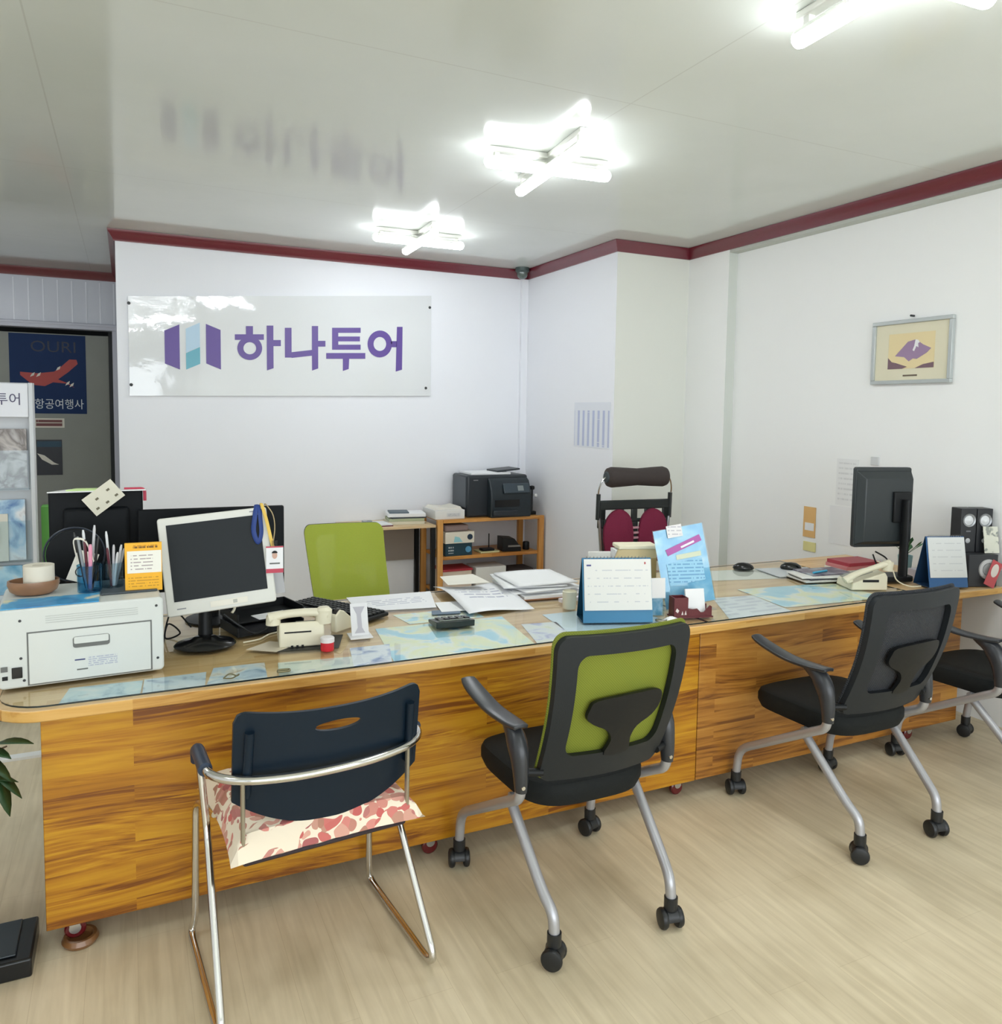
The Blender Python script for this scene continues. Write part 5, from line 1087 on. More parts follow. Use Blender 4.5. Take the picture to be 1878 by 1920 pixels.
# telephones
def telephone(lab, x, y, rot, side=False):
    t = thing('telephone', lab, 'telephone', (x, y, T1), math.radians(rot), 'cream corded telephones')
    # side profile (y,z): rear low foot, sloping top
    prof = [(-0.075, 0.0), (-0.075, 0.065), (-0.062, 0.088), (0.10, 0.035), (0.105, 0.0)]
    b = B().prism(prof, 0.155, lambda a, c, d: (d-0.07, a, c))
    obj('body', b, CREAM, t, bevel=0.006, seg=3)
    obj('cradle_slot', bx(-0.052, 0.040, -0.0765, -0.0752, 0.052, 0.057), BLACKP, t)
    for k in range(3): obj('foot_notch', bx(-0.03+k*0.018, -0.022+k*0.018, -0.0765, -0.0752, 0.0, 0.008), BLACKP, t)
    obj('keypad_panel', B().prism([(-0.03, 0.078), (0.09, 0.040), (0.09, 0.042), (-0.03, 0.082)], 0.09, lambda a, c, d: (d-0.01, a, c)), mat('keypad_grey', (150, 150, 140), 0.5), t)
    # handset lying over the top, along the rear edge
    if side:
        pts = cr([(-0.058, 0.135, 0.045), (-0.060, 0.08, 0.078), (-0.060, 0.02, 0.100), (-0.060, -0.04, 0.120), (-0.058, -0.085, 0.132)], 5)
        hs = obj('handset', B().tube(pts, [0.017+0.008*abs(2*k/(len(pts)-1)-1)**2 for k in range(len(pts))], 14, flat=0.75), CREAM, t)
        obj('earpiece', B().tube([(-0.058, -0.075, 0.095), (-0.058, -0.080, 0.140)], [0.024, 0.026], 16), CREAM, hs)
        obj('mouthpiece', B().tube([(-0.058, 0.115, 0.040), (-0.058, 0.118, 0.058)], [0.022, 0.022], 16), CREAM, hs)
        obj('dark_slot', bx(-0.0715, -0.0702, -0.03, 0.05, 0.040, 0.052), BLACKP, t)
        return t
    pts = cr([(-0.102, -0.045, 0.102), (-0.06, -0.045, 0.112), (0.0, -0.045, 0.116), (0.06, -0.045, 0.114), (0.098, -0.045, 0.104)], 5)
    rr = [0.020+0.010*abs(2*k/(len(pts)-1)-1)**3 for k in range(len(pts))]
    hs = obj('handset', B().tube(pts, rr, 14, flat=0.7), CREAM, t)
    obj('earpiece', B().tube([(0.084, -0.045, 0.075), (0.086, -0.045, 0.122), (0.086, -0.045, 0.132)], [0.028, 0.030, 0.018], 16), CREAM, hs)
    obj('mouthpiece', B().tube([(-0.088, -0.045, 0.080), (-0.088, -0.045, 0.112)], [0.026, 0.024], 16), CREAM, hs)
    return t
telephone('cream corded telephone beside the white-framed monitor, seen from behind', 0.545, 2.835, -7)
flat('desk_mat', [(0.455, 2.735), (0.66, 2.70), (0.715, 2.86), (0.52, 2.90)], T0+0.0001, BLACKP, 'small black mat under the left cream telephone', 'mat', 0.0002)
ts = thing('tape_dispenser', 'cream tape dispenser with black inner edge right of the left telephone', 'tape dispenser', (0.735, 2.93, T1), math.radians(35))
o_ = [(-0.06, 0.0), (0.065, 0.0), (0.072, 0.02), (0.04, 0.035), (-0.01, 0.075), (-0.035, 0.085), (-0.06, 0.065)]
obj('body', B().prism(o_, 0.028, lambda a, c, d: (a, d-0.014, c)), CREAM, ts, bevel=0.005)
obj('tape_roll', B().lathe([(0.012, -0.009), (0.026, -0.009), (0.026, 0.009), (0.012, 0.009), (0.012, -0.009)], (-0.030, 0, 0.060), 'y', 24), mat('dark_tape', (40, 36, 36), 0.3), ts)
obj('red_tip', bx(0.052, 0.07, -0.012, 0.012, 0.021, 0.027), mat('red_tip', (196, 50, 50), 0.4), ts)
jr = thing('seal_pad', 'small round red and white lidded ink pot in front of the left telephone', 'pot', (0.617, 2.69, T1))
obj('pot', B().lathe([(0, 0), (0.022, 0), (0.023, 0.003), (0.023, 0.030), (0, 0.030)], seg=28), mat('red_plastic', (206, 40, 56), 0.35), jr)
obj('lid', B().lathe([(0, 0.0302), (0.0245, 0.0302), (0.0245, 0.044), (0.022, 0.047), (0, 0.047)], seg=28), mat('lid_white', (226, 222, 222), 0.35), jr)
# white I-shaped card stand
ws = thing('card_stand', 'white paper display stand with a grey ribbon print, leaning back beside the left telephone', 'stand', (0.765, 2.80, T1), math.radians(-4))
T = Matrix.Rotation(math.radians(-20), 4, 'X')
obj('panel', B().box(-0.032, 0.032, -0.002, 0.0, 0.006, 0.125, T), mat('stand_white', (220, 220, 222), 0.5), ws, bevel=0.001)
obj('foot', bx(-0.042, 0.042, -0.03, 0.05, 0, 0.006), mat('stand_white', (220, 220, 222), 0.5), ws, bevel=0.002)
GR = mat('ribbon_grey', (178, 176, 184), 0.5)
obj('grey_ribbon', B().prism([(-0.020, 0.015), (0.018, 0.015), (0.008, 0.035), (0.007, 0.085), (0.022, 0.112), (-0.022, 0.112), (-0.009, 0.085), (-0.008, 0.035)], 0.001, lambda a, c, d: T @ Vector((a, -0.0032+d, c))), GR, ws)
# keyboard
kb = thing('keyboard', 'black keyboard lying behind the left telephone', 'keyboard', (0.78, 3.20, T1), math.radians(-58))
obj('case', bx(-0.215, 0.215, -0.07, 0.07, 0, 0.016), BLACKP, kb, bevel=0.005)
KC = mat('key_black', (30, 32, 34), 0.5)
keys = B()
kb2 = bx(-0.205, 0.205, -0.06, 0.06, 0.016, 0.019); obj('key_plate', kb2, BLACKG, kb)
# keys: individual caps (under 100)
kk0 = bx(-0.0082, 0.0082, -0.0082, 0.0082, 0, 0.006); ko = obj('key', kk0, KC, kb, bevel=0.0015)
first = True
for r_ in range(5):
    for c_ in range(19):
        q = ko if first else ko.copy()
        if not first: C.objects.link(q); q.parent = kb
        first = False; q.location = (-0.195+c_*0.0217, -0.048+r_*0.024, 0.019)
obj('palm_edge', bx(-0.215, 0.215, -0.078, -0.0702, 0, 0.012), mat('grey_edge', (150, 152, 154), 0.4), kb)
# papers on the staff side
PP = printed('document_page', (236, 237, 240), (166, 168, 190), rows=11, thick=0.28, words=14, y0=0.3, y1=0.7, x0=0.2, x1=0.8)
PG = 'loose documents spread in the middle of the counter'
flat('document', [(0.85, 3.16), (1.18, 3.11), (1.26, 3.40), (0.87, 3.42)], T1, PP, 'white document sheet in front of the lime green chair, leftmost of the spread papers', 'document', 0.002, PG)
flat('document', [(1.17, 3.02), (1.33, 3.00), (1.36, 3.16), (1.20, 3.18)], T1+0.0022, PAPER, 'small white sheet between the two large spread documents', 'document', 0.0015, PG)
b = B().grid(lambda u, v: (1.26+u*0.30+v*0.03, 2.94+v*0.50-u*0.01, T1+0.006+0.028*math.sin(PI*v)*(0.4+0.6*v)+0.006*math.sin(5*u+2*v)), 10, 12)
tag(obj('document', b, PP, solid=0.0012), 'large curling white document, rightmost of the loose spread sheets', 'document', PG)
flat('document', [(1.30, 3.28), (1.50, 3.26), (1.50, 3.46), (1.33, 3.46)], T1+0.052, PAPER2, 'off-white sheet at the rear of the spread documents', 'document', 0.0015, PG)
flat('blue_folder', [(1.12, 3.00), (1.24, 2.98), (1.26, 3.05), (1.14, 3.06)], T1+0.0001, mat('dark_blue_sheet', (90, 110, 130), 0.5), 'dark blue sheet edge under the small white sheet', 'paper', 0.0018)
# stack with spiral sheets
sk = thing('clip_folder', 'brown clip folder lying under the thick pile of white papers', 'folder', (1.76, 3.22, T1), math.radians(-4))
obj('cover', bx(-0.17, 0.17, -0.16, 0.20, 0, 0.004), mat('brown_folder', (150, 104, 70), 0.5), sk)
obj('pages', bx(-0.163, 0.163, -0.153, 0.19, 0.0042, 0.016), PAPER, sk)
for i in range(4):
    dx, dy, r_ = ((0.0, 0.02, -6), (0.02, 0.0, 3), (-0.02, 0.03, -12), (0.01, 0.015, -3))[i]
    zz = T1+0.021+i*0.0125
    b = B().grid(lambda u, v: ((u-0.5)*0.30, (v-0.5)*0.30, 0.004*math.sin(PI*u)*v), 8, 8)
    tag(obj('document', b, PAPER, loc=(1.72+dx, 3.24+dy, zz), rot=(0, 0, math.radians(r_)), solid=0.006), ('lowest sheet bundle in the thick pile of white papers', 'second sheet bundle from the bottom of the thick pile', 'skewed third sheet bundle of the thick pile of white papers', 'topmost sheet bundle of the thick pile of white papers')[i], 'document', 'pile of white papers behind the cream cup')
tag(obj('booklet', bx(-0.07, 0.07, -0.012, 0.012, 0, 0.016), mat('violet_white_booklet', (226, 222, 232), 0.5), loc=(1.79, 3.00, T1), rot=(0, 0, 0.1)), 'thin white booklet edge in front of the paper pile', 'booklet')
tag(obj('candle_cup', B().lathe([(0, 0), (0.027, 0), (0.029, 0.004), (0.031, 0.075), (0.028, 0.077), (0.026, 0.066), (0, 0.064)], (1.705, 2.885, T1), 'z', 30), mat('pale_cream_cup', (226, 222, 200), 0.35)), 'pale cream cup on the counter left of the white desk calendar', 'cup')
# calculator
ca = thing('calculator', 'black desk calculator on the left world map', 'calculator', (1.14, 2.835, T1), math.radians(-5))
prof = [(-0.055, 0.0), (-0.055, 0.030), (0.06, 0.014), (0.06, 0.0)]
b = B().prism([(-0.06, 0.004), (-0.062, 0.030), (0.062, 0.012), (0.058, 0.0)], 0.155, lambda a, c, d: (d-0.078, a, c))
obj('body', b, mat('black_calculator', (34, 42, 40), 0.3), ca, bevel=0.003)
obj('display', B().prism([(-0.050, 0.0295), (-0.025, 0.0255), (-0.025, 0.027), (-0.050, 0.031)], 0.12, lambda a, c, d: (d-0.06, a, c)), mat('lcd_green_grey', (120, 132, 118), 0.3), ca)
for i in range(5):
    for j in range(4): obj('key', bx(-0.055+i*0.027, -0.037+i*0.027, -0.014+j*0.018, -0.002+j*0.018, 0.0245-j*0.0028, 0.028-j*0.0028), DGREY if (i+j) % 3 else mat('key_grey', (120, 122, 120), 0.5), ca)
# desk calendars
def calendar(lab, x, y, rot, w_, h_, tone, blank=False):
    t = thing('desk_calendar', lab, 'calendar', (x, y, T1), math.radians(rot), 'blue-backed standing desk calendars')
    BLU = mat('calendar_blue_'+str(tone[0]), tone, 0.45); BD = mat('calendar_side_'+str(tone[0]), tuple(int(c*0.6) for c in tone), 0.45)
    D_ = 0.13
    b = B()
    a0 = (-w_/2, 0.0, 0.0); 
    def slab(y0, z0, y1, z1, th, x0=-w_/2, x1=w_/2):
        dy, dz = y1-y0, z1-z0; L0 = math.hypot(dy, dz); ny, nz = -dz/L0*th, dy/L0*th
        vs = [b.bm.verts.new(p) for p in ((x0, y0, z0), (x1, y0, z0), (x1, y1, z1), (x0, y1, z1), (x0, y0+ny, z0+nz), (x1, y0+ny, z0+nz), (x1, y1+ny, z1+nz), (x0, y1+ny, z1+nz))]
        for f in ((0, 1, 2, 3), (7, 6, 5, 4), (0, 4, 5, 1), (1, 5, 6, 2), (2, 6, 7, 3), (3, 7, 4, 0)): b.face([vs[i] for i in f])
    slab(0, 0.003, 0.052, h_, -0.003); obj('front_board', b, BLU, t)
    b = B(); slab(D_, 0.003, 0.058, h_, 0.003); obj('rear_board', b, BD, t)
    b = B(); b.box(-w_/2, w_/2, 0.002, D_, 0, 0.003); obj('base_board', b, BD, t)
    b = B()
    z0 = h_*0.20; y0 = 0.052*(z0/h_)
    slab(y0-0.0035, z0, 0.052-0.003, h_-0.004, 0.0018, -w_/2+0.006, w_/2-0.002)
    pm = printed('calendar_blank', (222, 224, 222), (206, 208, 208), rows=6, thick=0.15, words=7, ax='xz') if blank else printed('calendar_page', (226, 226, 222), (200, 202, 206), rows=6.5, thick=0.14, words=12, ax='xz', y1=0.82, y0=0.02, x0=0.05, x1=0.95, thr=0.5)
    obj('month_page', b, pm, t)
    if not blank:
        ang = math.atan2(0.052, h_)
        T = Matrix.Translation((0, -0.0062, 0)) @ Matrix.Rotation(-ang, 4, 'X')
        o = text('lettering', '#2', 0.014, mat('ink_violet', (84, 84, 140), 0.6), (0, 0, 0), UPR, t, 0.0003); o.matrix_local = T @ Matrix.Translation((-w_/2+0.026, 0, h_*0.91)) @ Matrix.Rotation(PI/2, 4, 'X')
        obj('red_mark', B().box(w_/2-0.030, w_/2-0.024, 0.0, 0.0008, h_*0.925, h_*0.96, T), mat('red_ink', (190, 90, 96), 0.5), t)
        o = text('lettering', '#7', 0.010, mat('footer_white', (190, 214, 226), 0.6), (0, 0, 0), UPR, t, 0.0003); o.matrix_local = T @ Matrix.Translation((-w_/2+0.055, 0.006, h_*0.09)) @ Matrix.Rotation(PI/2, 4, 'X')
    for k in range(18): 
        xx = -w_/2+0.02+k*(w_-0.04)/17
        obj('wire_ring', B().tube([(xx, 0.055+0.007*math.cos(q), h_-0.001+0.007*math.sin(q)) for q in [2*PI*i/8 for i in range(8)]], 0.0009, 4, closed=True), STEEL, t)
    return t
calendar('desk calendar with white month page and blue foot, in the middle of the counter', 1.765, 2.60, -19, 0.285, 0.255, (34, 116, 158))
calendar('desk calendar with plain white page near the right end of the counter', 3.672, 2.530, -19, 0.205, 0.25, (48, 96, 148), True)
# cream folder organiser behind, poster stand, card holders
of = thing('file_organiser', 'cream filing box standing behind the white desk calendar', 'organiser', (2.02, 2.86, T1), math.radians(-17))
TN = mat('tan_board', (214, 194, 148), 0.6)
obj('box_front', B().prism([(-0.09, 0.0), (0.10, 0.0), (0.10, 0.245), (-0.075, 0.24), (-0.09, 0.20)], 0.014, lambda a, c, d: (a, d, c)), TN, of, bevel=0.002)
obj('top_edge', bx(-0.075, 0.105, -0.004, 0.10, 0.2405, 0.258), mat('cream_edge', (236, 228, 200), 0.6), of, bevel=0.004)
obj('inner_panel', bx(-0.03, 0.10, -0.002, -0.0002, 0.06, 0.20), mat('ochre_panel', (190, 160, 104), 0.6), of)
obj('pages', bx(-0.085, 0.095, 0.015, 0.09, 0.0, 0.235), PAPER, of)
tag(obj('white_file', bx(-0.055, 0.05, -0.004, 0.004, 0, 0.225), mat('file_white', (226, 224, 218), 0.6), loc=(1.895, 2.95, T1), rot=(0, 0, math.radians(-17)), bevel=0.01), 'white file standing left of the cream filing box', 'file')
ad = thing('poster_stand', 'light blue flyer in a clear leaning stand, right of the desk calendar', 'stand', (2.175, 2.655, T1), math.radians(-14))
TA = Matrix.Translation((0, 0, 0.0195)) @ Matrix.Rotation(math.radians(-8), 4, 'X') @ Matrix.Rotation(math.radians(-9), 4, 'Y')
obj('clear_panel', B().box(-0.118, 0.118, -0.0005, 0.0012, 0.002, 0.345, TA), CLR, ad, smooth=False)
obj('flyer', B().box(-0.114, 0.114, 0.0018, 0.003, 0.006, 0.342, TA), mapmat('flyer_blue', [(0.3, (120, 184, 224)), (0.5, (152, 206, 234)), (0.62, (184, 222, 240)), (0.72, (226, 236, 242))], 11, 41), ad)
obj('violet_band', B().box(-0.085, 0.085, -0.0017, -0.0007, -0.014, 0.014, TA @ Matrix.Translation((0.012, 0, 0.262)) @ Matrix.Rotation(math.radians(-14), 4, 'Y')), mat('violet_pink_print', (180, 96, 170), 0.5), ad)
obj('pale_band', B().box(-0.03, 0.085, -0.0016, -0.0007, 0.205, 0.226, TA), mat('pale_yellow_print', (214, 222, 196), 0.5), ad)
obj('print_field', B().box(-0.08, 0.085, -0.0016, -0.0007, 0.10, 0.195, TA), printed('flyer_small_print', (160, 210, 236), (116, 168, 208), rows=8, thick=0.4, words=12, ax='xz', x0=0.02, x1=0.98), ad)
obj('foot', bx(-0.118, 0.118, -0.005, 0.07, 0, 0.002), CLR, ad)
o = text('lettering', '#5', 0.020, mat('flyer_white', (236, 240, 244), 0.5), (0, 0, 0), UPR, ad, 0.0003); o.matrix_local = TA @ Matrix.Translation((0.03, -0.0022, 0.263)) @ Matrix.Rotation(math.radians(-14), 4, 'Y') @ Matrix.Rotation(PI/2, 4, 'X')
T = TA @ Matrix.Translation((-0.02, -0.004, 0.325))
wc = tag(obj('business_card', B().box(-0.035, 0.035, -0.0015, 0, -0.022, 0.03, Matrix.Translation((2.175, 2.655, T1)) @ rz(math.radians(-14)) @ T), printed('card_print', (232, 230, 230), (190, 188, 196), rows=4, thick=0.3, words=6, ax='xz')), 'white business card clipped on the top edge of the light blue flyer', 'card')
bpy.context.view_layer.update()
cs = thing('card_display', 'small white card on a clear stand left of the light blue flyer', 'card', (1.975, 2.625, T1), math.radians(-16))
obj('card', B().box(-0.036, 0.036, -0.0015, 0, 0.075, 0.160, Matrix.Rotation(math.radians(-6), 4, 'X')), mat('card_white', (232, 230, 228), 0.5), cs, bevel=0.001)
obj('clear_stem', B().box(-0.025, 0.03, 0.0, 0.02, 0.0, 0.078), clear_plastic('blue_tint_plastic', (0.75, 0.87, 0.93)), cs, smooth=False)
obj('lower_card', B().box(-0.03, 0.03, 0.021, 0.023, 0.0, 0.09), mapmat('teal_card', [(0.4, (150, 190, 206)), (0.6, (226, 230, 232))], 30, 2), cs)
ch = thing('business_card_holder', 'dark red leather pen box and card tray at the front edge of the counter', 'card holder', (2.105, 2.575, T1), math.radians(-14))
LR = mat('oxblood_leather', (96, 32, 38), 0.35, bump=0.1, bscale=250)
b = B(); b.box(-0.082, -0.02, -0.022, -0.018, 0.0, 0.085); b.box(-0.082, -0.02, 0.030, 0.034, 0.0, 0.085); b.box(-0.082, -0.078, -0.018, 0.030, 0.0, 0.085); b.box(-0.024, -0.02, -0.018, 0.030, 0.0, 0.085)
obj('pen_box', b, LR, ch, bevel=0.001)
b = B().prism([(-0.02, 0.0), (0.085, 0.0), (0.085, 0.045), (0.077, 0.05), (0.062, 0.036), (0.05, 0.022), (0.036, 0.022), (0.02, 0.038), (0.0, 0.036), (-0.02, 0.040)], 0.004, lambda a, c, d: (a, -0.022+d, c)); obj('card_tray', b, LR, ch)
obj('tray_back', bx(-0.02, 0.085, 0.028, 0.034, 0, 0.045), LR, ch); obj('tray_base', bx(-0.087, 0.09, -0.026, 0.036, -0.0, 0.006), LR, ch)
WL = mat('holder_white_print', (224, 216, 212), 0.5)
obj('white_mark', B().prism([(-0.076, 0.030), (-0.066, 0.022), (-0.060, 0.032), (-0.070, 0.042)], 0.001, lambda a, c, d: (a, -0.0232+d, c)), WL, ch)
obj('white_mark', B().prism([(-0.05, 0.014), (-0.045, 0.030), (-0.041, 0.014)], 0.001, lambda a, c, d: (a, -0.0232+d, c)), WL, ch)
obj('white_mark', B().prism([(-0.036, 0.014), (-0.031, 0.032), (-0.027, 0.014)], 0.001, lambda a, c, d: (a, -0.0232+d, c)), WL, ch)
T = Matrix.Translation((2.135, 2.578, T1+0.012)) @ rz(math.radians(-14)) @ Matrix.Rotation(math.radians(-14), 4, 'X')
tag(obj('business_card_stack', B().box(-0.042, 0.042, -0.006, 0.004, 0.0, 0.10, T), PAPER), 'white business cards standing in the dark red card tray', 'cards')
tag(obj('metal_bracelet', B().tube([(1.945+0.024*math.cos(2*PI*k/20), 2.556+0.018*math.sin(2*PI*k/20), T1+0.006) for k in range(20)], 0.0045, 8, closed=True), mat('dull_silver', (150, 146, 128), 0.3, metal=0.8)), 'small silver ring lying right of the white desk calendar', 'ring')
tag(obj('crumpled_tissue', B().grid(lambda u, v: (1.985+(u-0.5)*0.07, 2.545+(v-0.5)*0.04, T1+0.004+0.014*math.sin(PI*u)*math.sin(PI*v)*(1+0.6*mnoise.noise(Vector((u*6, v*6, 1))))), 12, 8), PAPER, solid=0.002), 'small crumpled white tissue beside the dark red card holder', 'tissue')
tag(obj('wire_glasses', B().tube(cr([(0.255, 2.515, T1+0.003), (0.275, 2.530, T1+0.010), (0.295, 2.522, T1+0.004), (0.30, 2.510, T1+0.012), (0.28, 2.505, T1+0.004), (0.255, 2.515, T1+0.003)], 5), 0.0022, 6), mat('brass_dull', (130, 124, 96), 0.35, metal=0.8)), 'small curled metal clip on the front edge below the white-framed monitor', 'clip')
tag(obj('metal_buckle', B().tube(fillet([(0.418, 2.508, T1+0.004), (0.455, 2.505, T1+0.004), (0.458, 2.523, T1+0.004), (0.421, 2.527, T1+0.004), (0.418, 2.508, T1+0.004)], 0.008, 4), 0.0035, 8), mat('brass_dull', (130, 124, 96), 0.35, metal=0.8)), 'small rectangular metal buckle on the glass near the front edge', 'buckle')

# ---- right end
def mouse(lab, x, y, rot):
    b = B().lathe([(0, 0), (0.030, 0), (0.034, 0.008), (0.030, 0.022), (0.018, 0.034), (0, 0.038)], (0, 0, 0), 'z', 28)
    for v in b.bm.verts: v.co.y *= 1.7
    o = obj('mouse', b, BLACKG, loc=(x, y, T1), rot=(0, 0, math.radians(rot))); return tag(o, lab, 'mouse', 'black computer mice on the counter')
flat('mouse_pad', [(3.06, 3.04), (3.34, 2.98), (3.40, 3.18), (3.10, 3.26)], T1, mat('grey_white_pad', (196, 200, 202), 0.6), 'pale grey mouse pad near the right end of the counter', 'mouse pad', 0.0035)
mouse('black mouse at the left, on the bare counter near the wall corner', 3.03, 3.275, 60)
mouse('black mouse on the pale mouse pad, the right one of the two', 3.27, 3.17, 60) .location.z = T1+0.004
MGZ = 'magazines piled near the right telephone'
for i, (x, y, w_, h_, t_, m, r_, lab) in enumerate(((3.28, 2.86, 0.30, 0.17, 0.008, mat('mag_grey', (206, 206, 200), 0.4), -12, 'grey-white magazine at the bottom of the pile beside the right telephone'), (3.30, 2.88, 0.28, 0.17, 0.007, mat('mag_dark', (64, 66, 74), 0.3), -6, 'dark glossy magazine, second in the pile beside the right telephone'),
        (3.27, 2.87, 0.27, 0.16, 0.006, mat('mag_white', (228, 228, 222), 0.4), -18, 'white magazine, third in the pile beside the right telephone'), (3.33, 2.90, 0.25, 0.16, 0.007, mapmat('mag_violet', [(0.35, (70, 66, 90)), (0.55, (120, 112, 124)), (0.7, (160, 170, 176))], 12, 7), -8, 'violet-grey magazine, topmost in the pile beside the right telephone'))):
    z0 = T1+0.004+sum(q+0.0004 for q in (0.008, 0.007, 0.006, 0.007)[:i]); stackbox('magazine', lab, 'magazine', x-0.05, y+0.06, z0, w_, h_, t_, m, r_, 0.001, MGZ)
tag(obj('blue_marker', B().tube([(3.17, 2.92, T1+0.039), (3.28, 2.935, T1+0.039)], 0.0055, 10), mat('cyan_marker', (70, 170, 206), 0.35)), 'bright cyan marker lying on the magazine pile', 'marker')
RB = 'red books against the wall near the dark monitor'
for i, (m, t_, lab) in enumerate(((PAPER2, 0.022, 'white-paged book at the bottom of the red book pile'), (mat('salmon_book', (206, 130, 130), 0.5), 0.020, 'salmon red book in the middle of the book pile'), (mat('crimson_book', (170, 60, 72), 0.5), 0.018, 'crimson book on top of the book pile'))):
    stackbox('book', lab, 'book', 3.56+0.008*i, 3.02, T1+sum(q+0.0006 for q in (0.022, 0.020, 0.018)[:i]), 0.22, 0.16, t_, m, -10+3*i, 0.001, RB)
telephone('cream corded telephone near the right end of the counter, with slanted handset', 3.285, 2.700, 68, True)
cable('white cord curving down from the right telephone to the counter edge', [(3.385, 2.72, T1+0.12), (3.44, 2.68, T1+0.09), (3.46, 2.66, T1+0.03), (3.50, 2.62, T1+0.004), (3.56, 2.60, T1+0.004)], 0.0032, CREAM, name='cable')
# tall dark monitor seen from behind
dm = thing('dark_monitor', 'tall dark monitor seen from behind at the right end of the counter', 'monitor', (3.525, 2.80, T0+0.0004), math.radians(-16))
DM = mat('dark_monitor_plastic', (44, 50, 52), 0.4, bump=0.05, bscale=300)
b = B().prism(rrect(0.315, 0.415, 0.012, 4, 0, 0.375), 0.03, lambda a, c, d: (a, 0.02+d, c)); obj('housing', b, DM, dm, bevel=0.004)
b = B(); z0, z1 = 0.18, 0.565
q = [(-0.155, 0.0195, z0), (0.155, 0.0195, z0), (0.155, 0.0195, z1), (-0.155, 0.0195, z1)]; r_ = [(-0.12, -0.015, z0+0.02), (0.145, -0.015, z0+0.02), (0.145, -0.015, z1-0.04), (-0.12, -0.015, z1-0.04)]
A = [b.bm.verts.new(p) for p in q]; D = [b.bm.verts.new(p) for p in r_]; b.face(D)
for i in range(4): b.face([A[i], A[(i+1) % 4], D[(i+1) % 4], D[i]])
b.face(A[::-1]); obj('back_cover', b, DM, dm, bevel=0.004)
obj('screen', bx(-0.145, 0.145, 0.0502, 0.0515, 0.185, 0.565), SCREEN, dm)
obj('mount_bracket', bx(0.03, 0.13, -0.032, -0.0155, 0.30, 0.46), BLACKP, dm, bevel=0.006)
obj('stand_neck', B().tube([(0.085, -0.045, 0.03), (0.085, -0.048, 0.25), (0.085, -0.045, 0.42)], [0.030, 0.028, 0.026], 14, flat=0.6), BLACKP, dm)
obj('stand_base', B().prism(rrect(0.18, 0.13, 0.03, 5, 0.05, -0.01), 0.028, lambda a, c, d: (a, c, d)), BLACKP, dm, bevel=0.006)
for k in range(7): obj('side_label', bx(-0.142+0.0, -0.138, 0.0165, 0.0180, 0.24+k*0.014, 0.248+k*0.014), mat('label_grey', (160, 164, 164), 0.5), dm)
cable('tangle of black and white cable under the dark monitor, behind the telephone', [(3.42, 2.76, T1+0.16), (3.47, 2.74, T1+0.13), (3.50, 2.75, T1+0.10), (3.46, 2.77, T1+0.08), (3.44, 2.79, T1+0.14)], 0.004, BLACKP)
# subwoofer, speakers, card, red fan brochure, greenery
sw = thing('subwoofer', 'black box speaker at the far right corner of the counter, small speakers on top', 'speaker', (3.925, 2.56, DT+0.0005), math.radians(-20))
obj('cabinet', bx(-0.085, 0.072, -0.055, 0.09, 0, 0.165), mat('subwoofer_black', (48, 50, 54), 0.5), sw, bevel=0.004)
obj('front_ring', B().lathe([(0.030, 0), (0.052, 0), (0.050, -0.006), (0.034, -0.006), (0.030, 0)], (0.02, -0.0553, 0.09), 'y', 30), mat('speaker_ring_grey', (196, 196, 196), 0.4), sw)
obj('front_cone', B().lathe([(0, -0.001), (0.030, -0.004), (0.03, 0), (0, 0)], (0.02, -0.0553, 0.09), 'y', 30), mat('cone_grey', (168, 170, 170), 0.4), sw)
def small_speaker(lab, x, y, rot, tw):
    t = thing('small_speaker', lab, 'speaker', (x, y, DT+0.166), math.radians(rot), 'pair of small black desktop speakers')
    obj('cabinet', bx(-0.042, 0.042, 0, 0.08, 0, 0.225), mat('speaker_black', (36, 38, 42), 0.45), t, bevel=0.003)
    obj('driver_ring', B().lathe([(0.024, 0), (0.035, 0), (0.034, -0.005), (0.026, -0.003), (0.024, 0)], (0, -0.0002, 0.165), 'y', 28), mat('ring_silver', (150, 152, 154), 0.3, metal=0.6), t)
    obj('driver_cone', B().lathe([(0, -0.010), (0.012, -0.007), (0.018, -0.001), (0.024, 0), (0, 0)], (0, -0.0002, 0.165), 'y', 28), mat('cone_white', (226, 228, 230), 0.25), t)
    obj('tweeter', B().lathe([(0, -0.004), (0.008, -0.003), (0.013, 0), (0, 0)], (0, -0.0002, 0.06), 'y', 20), mat('tweeter_grey', (190, 192, 194), 0.3), t)
    obj('badge', bx(-0.012, 0.012, -0.0015, 0, 0.105, 0.112), mat('badge_grey', (110, 112, 116), 0.4), t)
small_speaker('small black speaker with silver cone, the left one of the pair', 3.885, 2.590, -20, 0)
small_speaker('small black speaker with silver cone, the right one of the pair, partly behind a card', 3.968, 2.560, -20, 1)
T = Matrix.Translation((3.975, 2.520, DT+0.1675)) @ rz(math.radians(-20)) @ Matrix.Rotation(math.radians(-10), 4, 'X')
tag(obj('leaning_card', B().box(-0.040, 0.040, -0.003, 0.0, 0.0, 0.135, T), mapmat('pale_map_card', [(0.4, (150, 154, 146)), (0.46, (222, 222, 206)), (0.8, (226, 226, 214))], 22, 3)), 'pale card leaning against the right-hand small speaker', 'card')
fb = thing('red_leaflet_stand', 'red and white fan-shaped leaflet leaning on the black box speaker', 'leaflet', (3.885, 2.475, DT+0.0008), math.radians(-20))
T = Matrix.Rotation(math.radians(-12), 4, 'X') @ Matrix.Rotation(math.radians(28), 4, 'Y')
obj('leaflet', B().box(-0.028, 0.028, -0.003, 0, 0.014, 0.15, T), mat('red_leaflet', (190, 76, 80), 0.5), fb, bevel=0.001)
